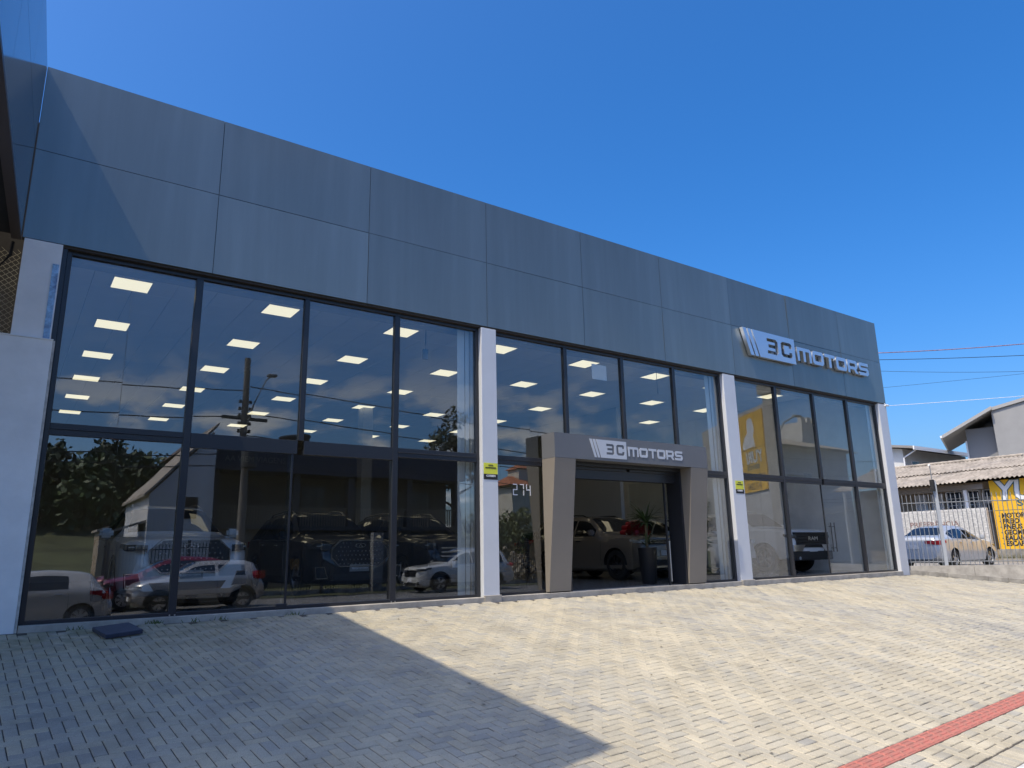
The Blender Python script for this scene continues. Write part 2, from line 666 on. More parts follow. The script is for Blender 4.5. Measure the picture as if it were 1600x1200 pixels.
# soldier course along the kerb
k = -11.2
while k < 20.5:
    x, y = to_w(k + 0.05, SOLD - 0.105)
    if right_of_wall(x, y) < -0.12 and x > -8.5:
        bricks.append((x, y, 1, 0.1 - gap, 0.2 - gap, min(1, max(0, RNG.normal(0.45, 0.2))), RNG.normal(0, 0.001)))
    k += 0.1


def in_view(x, y, z):
    d = Vector((x, y, z)) - CAM
    dz = d.dot(fw)
    if dz < 0.3:
        return None
    px = 800 + 1110 * d.dot(rr) / dz
    py = 600 - 1110 * d.dot(uu) / dz
    return (px, py, dz) if -30 < px < 1630 and -30 < py < 1230 else None


def size_px(b):
    v = in_view(b[0], b[1], gz(b[0], b[1]))
    return (1.0 / v[2] ** 2) if v else 0.0


order = sorted(range(len(bricks)), key=lambda i: -size_px(bricks[i]))
near = order[:290]
rest = order[290:]
# 290 pavers that show largest: objects sharing a few meshes
cache = {}
for i in near:
    x, y, hv, lx, ly, tone, dz = bricks[i]
    key = (round(lx, 3), round(ly, 3), int(tone * 9.99))
    if key not in cache:
        vs, fs = paver_verts(lx, ly)
        me = bpy.data.meshes.new('paver')
        me.from_pydata(vs, [], fs)
        me.materials.append(M_PAVER)
        a = me.attributes.new('tone', 'FLOAT', 'FACE')
        a.data.foreach_set('value', [(key[2] + 0.5) / 10] * len(fs))
        cache[key] = me
    o = link('paver', cache[key], PAVE)
    o.matrix_local = Matrix.Translation((x, y, gz(x, y) + dz)) @ (Matrix.Rotation(RNG.normal(0, 0.004), 3, 'Z') @ PAVE_ROT).to_4x4()
# the others as one joined part
V = np.empty((len(rest) * 12, 3)); F = np.empty((len(rest) * 9, 4), dtype=np.int64); T = np.empty(len(rest) * 9)
RM = np.array(PAVE_ROT)
fbase = None
for q, i in enumerate(rest):
    x, y, hv, lx, ly, tone, dz = bricks[i]
    vs, fs = paver_verts(lx, ly)
    if fbase is None:
        fbase = np.array(fs)
    a = np.array(vs)
    a[:, 2] += RNG.normal(0, 0.004) * a[:, 0] * 4
    V[q * 12:(q + 1) * 12] = a @ RM.T + (x, y, gz(x, y) + dz)
    F[q * 9:(q + 1) * 9] = fbase + q * 12
    T[q * 9:(q + 1) * 9] = tone
me = bpy.data.meshes.new('far_pavers')
me.from_pydata(V.tolist(), [], F.tolist())
me.materials.append(M_PAVER)
a = me.attributes.new('tone', 'FLOAT', 'FACE')
a.data.foreach_set('value', T)
tag(link('far_pavers', me, PAVE), kind='stuff')

# red tactile strip: square tiles with raised bars
M_RED = mat('red tactile tile', (0.44, 0.135, 0.10), 0.9, var=0.30, vscale=9, bump=0.3, bscale=160, dirt=(0.30, 0.15, 0.115))
tl = MB()
vs, fs = paver_verts(0.197, 0.197, 0.004, 0.03)
tl.add(vs, fs)
for q in range(4):
    yy = -0.072 + q * 0.048
    tl.add([(-0.09, yy - 0.013, 0), (0.09, yy - 0.013, 0), (0.09, yy + 0.013, 0), (-0.09, yy + 0.013, 0),
            (-0.082, yy - 0.008, 0.006), (0.082, yy - 0.008, 0.006), (0.082, yy + 0.008, 0.006), (-0.082, yy + 0.008, 0.006)],
           [(4, 5, 6, 7), (0, 1, 5, 4), (1, 2, 6, 5), (2, 3, 7, 6), (3, 0, 4, 7)])
tile_me = tl.mesh('tactile_tile', M_RED, fix=False)
for q in range(-54, 100):
    x, y = to_w(q * 0.2 + 0.1, -0.1)
    if right_of_wall(x, y) > -0.15 or x < -3:
        continue
    o = link('tactile_tile', tile_me, PAVE)
    o.matrix_local = Matrix.Translation((x, y, gz(x, y) + 0.001)) @ PAVE_ROT.to_4x4()

# kerb stones along the street
M_KERB = mat('kerb stone', (0.62, 0.60, 0.56), 0.9, var=0.3, vscale=8, bump=0.5, bscale=30)
for q in range(-11, 21):
    ax, ay = to_w(q * 1.0 + 0.004, SOLD - 0.225)
    o = bx('kerb_stone', -0.49, 0.49, -0.15, 0, -0.35, 0.012, M_KERB, PAVE, 0.012)
    o.matrix_local = Matrix.Translation((ax + 0.5 * CP, ay + 0.5 * SP - 0.07, gz(ax, ay) - 0.345)) @ Matrix.Rotation(PHI, 4, 'Z')

# loose slab by the glazing, weeds, litter
M_SLAB = mat('slate blue slab', (0.035, 0.042, 0.07), 0.45, var=0.2, vscale=8, bump=0.1)
slab = thing('drain_cover', 'dark blue grey slab lying loose on the pavers below the left window', 'cover', (1.31, -0.50, gz(1.31, -0.5) + 0.004), R(15))
slab.rotation_euler = (R(7.4), R(-3.5), R(12))
bx('slab', -0.21, 0.21, -0.24, 0.24, 0.012, 0.062, M_SLAB, slab, 0.006)
bx('mortar_bed', -0.19, 0.19, -0.2, 0.22, -0.01, 0.0115, M_CONC_D, slab)

M_WEED = mat('weed leaf', (0.085, 0.115, 0.03), 0.7, var=0.5, vscale=30)
wd = MB()
for (cx, cy_, n) in ((1.78, -0.06, 34), (2.62, -0.07, 12), (3.62, -0.08, 14), (0.9, -0.12, 10), (2.25, -0.1, 8)):
    for q in range(n):
        a = random.uniform(0, 6.28); l = random.uniform(0.02, 0.06)
        x, y = cx + random.gauss(0, 0.05), cy_ + random.gauss(0, 0.012)
        z = gz(x, y) - 0.005
        dx, dy = math.cos(a) * l * 0.7, math.sin(a) * l * 0.35
        w = 0.006
        wd.add([(x - w, y, z), (x + w, y, z), (x + dx + w * .4, y + dy, z + l), (x + dx - w * .4, y + dy, z + l)], [(0, 1, 2, 3)])
tag(wd.build('weeds', M_WEED, fix=False), 'small green weeds in the joint below the left glazing', 'weeds', kind='stuff')
lf = MB()
for q in range(60):
    x, y = random.uniform(2, 16), random.uniform(-6.8, -0.5)
    z = gz(x, y) + 0.006
    a = random.uniform(0, 6.28); l = random.uniform(0.012, 0.035); w = l * 0.45
    c, s = math.cos(a), math.sin(a)
    lf.add([(x - c * l, y - s * l, z), (x + s * w, y - c * w, z + 0.006), (x + c * l, y + s * l, z + 0.003), (x - s * w, y + c * w, z + 0.007)], [(0, 1, 2, 3)])
tag(lf.build('leaf_litter', mat('dry leaf', (0.07, 0.05, 0.03), 0.8), fix=False), 'scattered dry brown leaf bits on the pavers', 'leaf litter', kind='stuff')

# ================================================================== SHOWROOM BUILDING
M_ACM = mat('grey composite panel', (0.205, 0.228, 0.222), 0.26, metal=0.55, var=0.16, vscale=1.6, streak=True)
M_ACM2 = mat('grey composite panel, lighter batch', (0.225, 0.250, 0.243), 0.27, metal=0.55, var=0.18, vscale=1.3, streak=True)
M_FRAME = mat('anthracite frame', (0.022, 0.024, 0.030), 0.32, spec=0.5)
M_COLUMN = mat('light grey column cladding', (0.62, 0.64, 0.67), 0.42, var=0.05, vscale=1.5)
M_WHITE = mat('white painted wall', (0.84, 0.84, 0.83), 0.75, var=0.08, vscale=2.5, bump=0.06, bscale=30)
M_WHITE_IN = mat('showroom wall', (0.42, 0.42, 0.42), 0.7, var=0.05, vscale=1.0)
M_CEIL = mat('ceiling tile', (0.82, 0.82, 0.80), 0.85, var=0.04, vscale=2)
M_FLOOR = mat('polished floor', (0.22, 0.22, 0.22), 0.18, var=0.15, vscale=1.5)
M_TAUPE = mat('taupe composite panel', (0.235, 0.208, 0.175), 0.34, spec=0.5, var=0.06, vscale=1.5)
M_DARK = mat('dark void', (0.012, 0.012, 0.013), 0.8)
M_BACK = mat('joint backing', (0.020, 0.019, 0.018), 0.8)
GL_UP = glass_mat('upper window glass', (0.93, 0.955, 0.955), 0.085)
GL_LO = glass_mat('lower window glass', (0.92, 0.935, 0.93), 0.13)

BLD = thing('showroom_building', 'single storey glass fronted car showroom with grey panel fascia', 'showroom', (0, 0, 0))
TOP, FB, SEAM = 7.563, 4.971, 6.276
SEAMS = [-0.226, 2.16, 4.664, 7.125, 9.576, 12.015, 14.515, 17.01, 19.53, 21.705]
g_ = 0.004
for i in range(9):
    for (z0, z1) in ((FB, SEAM), (SEAM, TOP)):
        x0, x1 = SEAMS[i] + g_, SEAMS[i + 1] - g_
        if i == 8:
            x1 = 21.705
        # a thin sheet that bows a little between its fixings, with returned edges
        w_, h_ = x1 - x0, z1 - z0 - 2 * g_
        a1, a2, a3 = RNG.normal(0, 0.0040), RNG.normal(0, 0.0022), RNG.uniform(0, 6.28)
        rows = []
        for q in range(13):
            v = q / 12
            rows.append([(w_ * (u / 20 - .5), -(a1 * math.sin(math.pi * u / 20) * math.sin(math.pi * v) + a2 * math.sin(2 * math.pi * u / 20 + a3) * math.sin(math.pi * v)), h_ * v) for u in range(21)])
        mb = MB().grid(rows, flip=True)
        mb.add([(-w_ / 2, 0, 0), (w_ / 2, 0, 0), (w_ / 2, 0, h_), (-w_ / 2, 0, h_), (-w_ / 2, .03, 0), (w_ / 2, .03, 0), (w_ / 2, .03, h_), (-w_ / 2, .03, h_)],
               [(0, 1, 5, 4), (1, 2, 6, 5), (2, 3, 7, 6), (3, 0, 4, 7), (4, 5, 6, 7)])
        o = link('fascia_panel', mb.mesh('fascia_panel', M_ACM2 if RNG.random() < .35 else M_ACM, smooth=30), BLD, ((x0 + x1) / 2, 0.0, z0 + g_))
        o.rotation_euler = (RNG.normal(0, 0.0018), 0, RNG.normal(0, 0.0010))
# backing body of the parapet and its return on the right
bx('fascia_backing', -0.226, 21.66, 0.036, 0.14, FB + 0.012, TOP - 0.02, M_BACK, BLD)
bx('parapet_cap', -0.226, 21.70, 0.034, 0.30, TOP - 0.012, TOP + 0.008, M_ACM, BLD)
bx('fascia_return', 21.675, 21.705, 0.034, 6.0, FB, TOP - 0.015, M_ACM, BLD)
bx('soffit', 0.0, 21.66, 0.034, 0.26, FB - 0.03, FB + 0.010, mat('dark soffit', (0.045, 0.038, 0.034), 0.6), BLD)
bx('roof', -0.2, 21.65, 0.32, 21.8, 5.95, 6.1, M_CONC_D, BLD)
bx('right_wall', 21.46, 21.66, 0.36, 21.8, -0.6, 5.94, M_WHITE, BLD)
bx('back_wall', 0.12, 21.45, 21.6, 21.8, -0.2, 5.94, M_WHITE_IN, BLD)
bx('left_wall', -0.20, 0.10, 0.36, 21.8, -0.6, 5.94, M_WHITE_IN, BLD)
bx('floor', 0.0, 21.62, 0.17, 21.6, -0.25, 0.02, M_FLOOR, BLD)
# interior lintel band behind the glass heads, inner sides of the columns
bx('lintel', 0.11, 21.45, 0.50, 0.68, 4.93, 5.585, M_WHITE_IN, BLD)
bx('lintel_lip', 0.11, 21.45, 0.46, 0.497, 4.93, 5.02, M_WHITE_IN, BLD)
for x0, x1 in ((6.90, 7.42), (13.92, 14.58)):
    bx('inner_pier', x0, x1, 0.24, 0.49, 0.02, 5.58, M_WHITE_IN, BLD)
for x0, x1 in ((6.62, 6.88), (13.64, 13.90), (21.0, 21.24)):
    for q in range(3):
        bx('rolled_blind', x0 + q * 0.087, x0 + q * 0.087 + 0.08, 0.27 + 0.02 * (q % 2), 0.275 + 0.02 * (q % 2), 0.06, 4.90, mat('blind fabric', (0.55, 0.58, 0.58), 0.8), BLD)
bx('partition', 9.4, 9.75, 11.0, 11.4, 0.02, 5.58, M_WHITE_IN, BLD)
bx('partition', 16.9, 17.05, 6.8, 14.0, 0.02, 5.58, M_WHITE_IN, BLD)
# ceiling in long panels with open joints
for i in range(32):
    for j in range(8):
        x0 = 0.13 + i * 0.665
        y0 = 0.70 + j * 2.63
        if x0 + 0.66 > 21.44:
            continue
        bx('ceiling_panel', x0 + 0.006, x0 + 0.659, y0 + 0.003, min(21.58, y0 + 2.625), 5.60, 5.62, M_CEIL, BLD)
bx('ceiling_deck', 0.12, 21.44, 0.69, 21.59, 5.64, 5.66, mat('ceiling joint', (0.22, 0.22, 0.22), 0.9), BLD)

# sill, columns
bx('sill', 0.30, 21.27, -0.035, 0.30, -0.30, 0.028, M_CONC, BLD, 0.006)
for (x0, x1) in ((6.987, 7.32), (14.02, 14.456)):
    bx('column', x0, x1, -0.001, 0.20, -0.06, FB - 0.031, M_COLUMN, BLD, 0.004)
    bx('column_foot', x0 - 0.01, x1 + 0.01, -0.05, -0.002, -0.2, 0.055, M_CONC, BLD, 0.005)
bx('column', 21.26, 21.702, -0.001, 0.30, -0.10, FB - 0.031, M_COLUMN, BLD, 0.004)

# frames: (x centre, z0, z1, width)
FY0, FY1 = 0.10, 0.19


def mull(x, z0, z1, w=0.085, y0=FY0):
    bx('mullion', x - w / 2, x + w / 2, y0, FY1, z0, z1, M_FRAME, BLD, 0.004)


def rail(name, x0, x1, z0, z1, y0=FY0 + 0.004, y1=FY1 - 0.004):
    bx(name, x0, x1, y0, y1, z0, z1, M_FRAME, BLD, 0.003)


BAYS = [(0.30, 6.985, [2.02, 3.675, 5.30]), (7.322, 14.018, [9.11, 10.72, 12.36]), (14.458, 21.258, [16.25, 17.98, 19.66])]
for b, (xa, xb, ms) in enumerate(BAYS):
    mull(xa + 0.03, 0.03, FB - 0.03, 0.06)
    mull(xb - 0.03, 0.03, FB - 0.03, 0.06)
    rail('head_rail', xa + 0.06, xb - 0.06, 4.885, 4.94)
    rail('foot_rail', xa + 0.06, xb - 0.06, 0.028, 0.075) if b != 1 else None
    for x in ms:
        full = (b == 0 and x != 3.675) or (b == 2 and x != 17.98)
        mull(x, 0.03 if full else 2.545, 4.884, 0.10 if full else 0.085)
    cells = [xa + 0.06] + ms + [xb - 0.06]
    for q in range(4):
        l, r = cells[q] + (0.0 if q == 0 else 0.051), cells[q + 1] - (0.0 if q == 3 else 0.051)
        thick = (b == 0 and q in (1, 2))
        if not (b == 1 and q in (1, 2)):
            rail('transom', l, r, 2.33 if thick else 2.385, 2.542)
            if not thick:
                rail('transom_lip', l, r, 2.46, 2.475, FY0 - 0.012, FY0 + 0.003)
        else:
            rail('transom', l, r, 2.385, 2.542)


def pane(x0, x1, z0, z1, m, y=0.15, name='window_pane', jit=1.0):
    o = bx(name, x0 + 0.002, x1 - 0.002, -0.004, 0.004, z0, z1, m, BLD)
    o.location.y = y
    o.rotation_euler = (RNG.normal(0, 0.0010) * jit, 0, RNG.normal(0, 0.0014) * jit)
    return o


UP0, UP1 = 2.545, 4.882
for b, (xa, xb, ms) in enumerate(BAYS):
    cells = [xa + 0.06] + ms + [xb - 0.06]
    for q in range(4):
        l, r = cells[q] + (0.002 if q == 0 else 0.045), cells[q + 1] - (0.002 if q == 3 else 0.045)
        mid = l + (r - l) * (0.48 if q == 0 else 0.42)
        if q in (0, 3):
            pane(l, mid, UP0, UP1, GL_UP)
            pane(mid, r, UP0, UP1, GL_UP)
        else:
            pane(l, r, UP0, UP1, GL_UP)
LO0, LO1 = 0.077, 2.383
# bay one: fixed, sliding pair, fixed
pane(0.362, 1.17, LO0, LO1, GL_LO); pane(1.17, 1.968, LO0, LO1, GL_LO)
pane(2.075, 3.56, LO0 - 0.02, 2.328, GL_LO, 0.135, 'sliding_pane')
pane(3.50, 5.247, LO0 - 0.02, 2.328, GL_LO, 0.165, 'sliding_pane')
pane(5.353, 5.95, LO0, LO1, GL_LO); pane(5.95, 6.923, LO0, LO1, GL_LO)
bx('door_edge', 3.545, 3.575, 0.122, 0.150, 0.06, 2.328, M_FRAME, BLD)
bx('door_lock', 3.42, 3.58, 0.085, 0.125, 0.035, 0.105, M_FRAME, BLD, 0.006)
bx('door_lock', 3.60, 3.74, 0.10, 0.155, 0.030, 0.062, M_FRAME, BLD, 0.004)
# bay two: beside the portal
pane(7.385, 8.02, LO0, LO1, GL_LO); pane(8.02, 8.56, LO0, LO1, GL_LO)
pane(12.72, 13.955, LO0, LO1, GL_LO)
rail('foot_rail', 7.385, 8.56, 0.028, 0.075)
rail('foot_rail', 12.72, 13.955, 0.028, 0.075)
mull(8.62, 0.03, 2.384, 0.12)
mull(12.66, 0.03, 2.384, 0.12)
# bay three: fixed, open leaf, sliding leaf, fixed
pane(14.522, 15.25, LO0, LO1, GL_LO); pane(15.25, 16.198, LO0, LO1, GL_LO)
pane(17.93, 19.607, LO0 - 0.02, LO1, GL_LO, 0.165, 'sliding_pane')
pane(19.713, 21.195, LO0, LO1, GL_LO)
bx('door_edge', 17.90, 17.928, 0.14, 0.17, 0.06, 2.384, M_FRAME, BLD)
dh = MB()
for dx in (0.0, 0.16):
    dh.tube([(18.08 + dx, 0.09, 0.62), (18.08 + dx, 0.09, 1.38)], 0.014, 10)
    for z in (0.72, 1.28):
        dh.tube([(18.08 + dx, 0.09, z), (18.08 + dx, 0.155, z)], 0.010, 8)
dh.build('door_handle', M_FRAME, BLD, smooth=40)
# screws at the mullion feet
for x in (2.02, 5.30):
    for dx in (-0.03, 0.035):
        bx('screw', x + dx - 0.008, x + dx + 0.008, 0.085, 0.0985, 0.033, 0.05, mat('bright screw', (0.7, 0.7, 0.7), 0.3, 1.0), BLD)

# ceiling lights (48 square LED panels)
M_LED = emit_mat('led panel', (1.0, 0.88, 0.60), 0.72)
M_LEDF = mat('light trim', (0.7, 0.7, 0.68), 0.5)
led0 = None
XN = ['leftmost', 'second from the left', 'third from the left', 'fourth from the left', 'fifth from the left', 'sixth from the left', 'seventh from the left', 'rightmost']
YN = ['nearest the glass', 'second from the glass', 'third from the glass', 'fourth from the glass', 'fifth from the glass', 'farthest from the glass']
for i in range(8):
    for j in range(6):
        x, y = 1.40 + i * 2.675, 2.92 + j * 2.715
        if led0 is None:
            led0 = thing('ceiling_light', 'x', 'ceiling light', (0, 0, 5.6))
            tr = MB()
            for (a, b_, c, d) in ((-0.32, 0.32, -0.32, -0.30), (-0.32, 0.32, 0.30, 0.32), (-0.32, -0.30, -0.30, 0.30), (0.30, 0.32, -0.30, 0.30)):
                tr.box(a, b_, c, d, -0.016, -0.001)
            tr.build('trim', M_LEDF, led0)
            bx('diffuser', -0.30, 0.30, -0.30, 0.30, -0.012, -0.002, M_LED, led0)
            o = led0
        else:
            o = copy_tree(led0)
        o.location = (x, y, 5.6)
        tag(o, 'square lit ceiling panel, %s in the row %s' % (XN[i], YN[j]), 'ceiling light', 'square lights in the showroom ceiling')

# ------------------------------------------------------------------ left wing, white walls
WX0, WFL = -0.232, 0.055


def wx(y):
    return WX0 + WFL * y


WING = thing('left_wing', 'projecting dark grey panelled wing closing the left side of the forecourt', 'building wing', (0, 0, 0))
YS = [0.0, -1.75, -3.5, -5.25, -7.09]
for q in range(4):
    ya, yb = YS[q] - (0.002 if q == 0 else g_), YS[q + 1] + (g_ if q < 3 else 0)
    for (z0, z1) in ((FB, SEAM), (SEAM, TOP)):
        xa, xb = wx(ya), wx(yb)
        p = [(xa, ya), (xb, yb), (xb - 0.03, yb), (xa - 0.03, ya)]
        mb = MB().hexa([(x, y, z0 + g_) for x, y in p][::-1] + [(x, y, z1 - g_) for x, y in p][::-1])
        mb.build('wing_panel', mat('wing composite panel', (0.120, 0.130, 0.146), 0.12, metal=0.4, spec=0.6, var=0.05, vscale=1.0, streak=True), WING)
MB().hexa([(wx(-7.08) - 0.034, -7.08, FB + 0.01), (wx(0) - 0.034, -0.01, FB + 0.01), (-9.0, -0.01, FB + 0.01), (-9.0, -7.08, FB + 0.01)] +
          [(wx(-7.08) - 0.034, -7.08, TOP - 0.01), (wx(0) - 0.034, -0.01, TOP - 0.01), (-9.0, -0.01, TOP - 0.01), (-9.0, -7.08, TOP - 0.01)]).build('wing_body', M_BACK, WING)
MB().hexa([(wx(-7.08) - 0.0, -7.09, FB - 0.05), (wx(0), -0.004, FB - 0.05), (wx(0) - 0.11, -0.004, FB - 0.05), (wx(-7.08) - 0.11, -7.09, FB - 0.05)] +
          [(wx(-7.08) - 0.0, -7.09, FB + 0.003), (wx(0), -0.004, FB + 0.003), (wx(0) - 0.11, -0.004, FB + 0.003), (wx(-7.08) - 0.11, -7.09, FB + 0.003)]).build('edge_trim', mat('bronze trim', (0.055, 0.042, 0.038), 0.4), WING)
for q in range(4):
    x0, x1 = -9.0 + q * 2.1, -9.0 + (q + 1) * 2.1
    for (z0, z1) in ((FB, SEAM), (SEAM, TOP)):
        bx('wing_panel', x0 + g_, x1 - g_, -7.115, -7.085, z0 + g_, z1 - g_, M_ACM, WING)
bx('post', -8.8, -8.4, -7.0, -6.6, -1.6, FB, M_COLUMN, WING)
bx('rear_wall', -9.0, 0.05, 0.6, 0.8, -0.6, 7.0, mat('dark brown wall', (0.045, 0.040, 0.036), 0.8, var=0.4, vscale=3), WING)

LW = thing('white_pier', 'white plastered pier with a strip of peeling foil left of the first window', 'pier', (0, 0, 0))
bx('pier', -0.20, 0.238, 0.0, 0.30, 3.62, FB - 0.004, M_WHITE, LW, 0.004)
bx('foil_strip', 0.148, 0.222, -0.008, -0.0005, 3.63, 4.67, mat('blue protective film', (0.30, 0.52, 0.85), 0.25, var=0.6, vscale=9, dirt=(0.12, 0.17, 0.32)), LW)
bx('corner_profile', 0.242, 0.298, 0.055, 0.30, -0.05, FB - 0.004, M_FRAME, LW)
LB = thing('white_wall', 'smooth white low wall in shade at the left picture edge', 'wall', (0, 0, 0))
bx('wall_face', -4.2, 0.262, -0.03, 0.30, -0.28, 3.607, M_WHITE, LB, 0.004)
bx('coping', -4.2, 0.270, -0.04, 0.31, 3.608, 3.622, M_WHITE, LB)
bx('edge_strip', 0.263, 0.292, -0.025, 0.05, -0.05, 3.605, mat('edge plaster', (0.50, 0.48, 0.44), 0.8, var=0.3, vscale=10), LB)
# expanded metal screen and dark stuff glimpsed under the wing
ms = MB()
for i in range(26):
    for j in range(34):
        x, z = -1.40 + i * 0.045, 3.65 + j * 0.09 * 0.42
        if (i + j) % 2 == 0:
            ms.add([(x - 0.022, 0, z - 0.0378), (x - 0.014, 0, z - 0.0378), (x + 0.026, 0, z + 0.0), (x + 0.018, 0, z + 0.0)], [(0, 1, 2, 3)])
            ms.add([(x + 0.018, 0.002, z), (x + 0.026, 0.002, z), (x - 0.014, 0.002, z + 0.0378), (x - 0.022, 0.002, z + 0.0378)], [(0, 1, 2, 3)])
scr = thing('mesh_screen', 'expanded metal screen behind the white pier under the wing', 'screen', (0.03, 0.42, 0))
ms.build('mesh', mat('zinc mesh', (0.50, 0.45, 0.34), 0.5, 0.3), scr, fix=False)
bx('screen_frame', -1.49, -1.45, -0.02, 0.02, 3.62, 5.3, M_FRAME, scr)
cab = MB().tube([(-1.9, 0.30, 4.0), (-0.9, 0.25, 4.42), (-0.45, 0.2, 4.55), (-0.33, 0.18, 4.75), (-0.32, 0.2, 4.95)], 0.02, 8)
tag(cab.build('cable', M_DARK, smooth=60), 'black cable sagging past the mesh screen beside the white pier', 'cable')

# ------------------------------------------------------------------ entrance portal
POR = thing('entrance_portal', 'taupe panelled entrance portal with legs leaning outward at the top', 'portal', (0, 0, 0))
PXL, PXR, IL, IR = 8.42, 12.79, 8.935, 12.24
PT, PB, PZ = -0.31, -0.02, 3.0
HZ = 2.52


def leg(x0, x1):
    mb = MB().hexa([(x0, PB, 0.05), (x1, PB, 0.05), (x1, 0.09, 0.05), (x0, 0.09, 0.05),
                    (x0, PT, HZ - 0.004), (x1, PT, HZ - 0.004), (x1, 0.09, HZ - 0.004), (x0, 0.09, HZ - 0.004)])
    mb.build('portal_leg', M_TAUPE, POR)
    bx('leg_gap_shade', x0 + 0.02, x1 - 0.02, PB + 0.02, 0.09, -0.02, 0.049, M_DARK, POR)  # near-black box standing in for the shadow gap under the raised leg


leg(PXL, IL)
leg(IR, PXR)
MB().box(PXL, PXR, PT - 0.002, 0.09, HZ, PZ).build('portal_header', mat('grey header panel', (0.140, 0.143, 0.150), 0.34, var=0.05, vscale=1.5), POR)
bx('portal_lining', IL + 0.003, IL + 0.06, 0.0, 0.40, 0.03, HZ - 0.08, M_FRAME, POR)
bx('portal_lining', IR - 0.06, IR - 0.003, 0.0, 0.40, 0.03, HZ - 0.08, M_FRAME, POR)
bx('portal_lining', IL + 0.003, IR - 0.003, 0.0, 0.40, HZ - 0.078, HZ - 0.004, M_FRAME, POR)
bx('door_track', IL + 0.061, IR - 0.061, 0.14, 0.32, 2.20, 2.39, M_FRAME, POR)
bx('threshold', IL + 0.01, IR - 0.01, -0.01, 0.20, -0.10, 0.024, M_CONC, POR)
o = bx('open_door_leaf', 12.13, 12.138, 0.35, 1.55, 0.05, 2.30, GL_LO, POR)
pull = MB().tube([(11.92, 0.18, 0.10), (11.92, 0.18, 0.95)], 0.02, 10)
pull.build('pull_bar', mat('brushed steel', (0.55, 0.55, 0.55), 0.35, 1.0), POR, smooth=40)
bx('door_stile', 11.84, 11.87, 0.16, 0.20, 0.03, 2.20, M_FRAME, POR)

# ------------------------------------------------------------------ signs
GLY = {
    'M': (1.55, [[(0, 0), (0, 1), (1.38, 1), (1.55, .83), (1.55, 0), (1.30, 0), (1.30, .76), (.90, .76), (.90, 0), (.65, 0), (.65, .76), (.25, .76), (.25, 0)]]),
    'O': (1.25, [[(0, .17), (0, .83), (.15, 1), (1.1, 1), (1.25, .83), (1.25, .17), (1.1, 0), (.15, 0)], [(.27, .26), (.98, .26), (.98, .74), (.27, .74)]]),
    'T': (1.20, [[(0, 1), (1.2, 1), (1.2, .76), (.735, .76), (.735, 0), (.465, 0), (.465, .76), (0, .76)]]),
    'R': (1.27, [[(0, 0), (0, 1), (1.05, 1), (1.22, .83), (1.22, .48), (1.04, .31), (1.27, 0), (.95, 0), (.74, .28), (.26, .28), (.26, 0)], [(.26, .52), (.26, .77), (.94, .77), (.94, .52)]]),
    'S': (1.22, [[(0, 0), (0, .24), (.93, .24), (.95, .38), (.17, .38), (0, .55), (0, .83), (.17, 1), (1.2, 1), (1.2, .76), (.27, .76), (.27, .62), (1.05, .62), (1.22, .45), (1.22, .17), (1.05, 0)]]),
}
H3 = [(0, 0), (.85, 0), (1, .15), (1, .85), (.85, 1), (0, 1), (0, .79), (.73, .79), (.73, .61), (.12, .61), (.12, .40), (.73, .40), (.73, .21), (0, .21)]
HC = [(0, .15), (.15, 0), (.88, 0), (1, .12), (1, .36), (.74, .36), (.74, .22), (.27, .22), (.27, .78), (.74, .78), (.74, .64), (1, .64), (1, .88), (.88, 1), (.15, 1), (0, .85)]


def sc(poly, ox, oz, sx, sz, shear=0.0):
    return [(ox + p[0] * sx, oz + p[1] * sz) for p in poly]


def logo(parent, total_w, depth, m, y, zs=1.0):
    """mark of slanted stripes with a pierced 3C block, then the six letters; total_w long, origin at its lower left"""
    k = total_w / 5.92
    kz = k * zs
    bh, sl = 0.70 * kz, 0.26 * k

    def para(a, b):
        return [(a, bh), (b, bh), (b + sl, 0), (a + sl, 0)]
    for a, b in ((0, .14), (.19, .33)):
        link('stripe', curve_mesh('stripe', [para(a * k, b * k)], depth, m), parent, (0, y, 0))
    blk = [(.38 * k, bh), (2.20 * k, bh), (2.20 * k, 0), (.38 * k + sl, 0)]
    link('block', curve_mesh('block', [blk, sc(H3, .98 * k, .14 * kz, .46 * k, .42 * kz), sc(HC, 1.58 * k, .14 * kz, .48 * k, .42 * kz)], depth, m), parent, (0, y, 0))
    u = (5.92 - 2.30) * k / 8.42
    x = 2.30 * k
    for ch in 'MOTORS':
        w, pl = GLY[ch]
        link('letter', curve_mesh('letter', [sc(p, x, .135 * kz, u, .385 * kz) for p in pl], depth, m), parent, (0, y, 0))
        x += (w + 0.135) * u


M_ALU = mat('brushed aluminium', (0.62, 0.66, 0.72), 0.34, 0.85)
M_VINYL = mat('light grey vinyl', (0.50, 0.53, 0.57), 0.5)
SG = thing('fascia_sign', 'raised aluminium 3C MOTORS letters on the dark fascia at the right', 'sign', (14.83, -0.11, 5.553))
logo(SG, 5.92, 0.09, M_ALU, 0.0)
for q, x in enumerate((0.5, 1.9, 3.0, 4.2, 5.4)):
    bx('stand_off', x - 0.02, x + 0.02, 0.09, 0.109, 0.26, 0.30, M_FRAME, SG)
SG2 = thing('portal_sign', 'flat light grey 3C MOTORS lettering across the portal header', 'sign', (9.30, PT - 0.010, 2.575))
logo(SG2, 2.68, 0.005, M_VINYL, 0.0, 1.14)

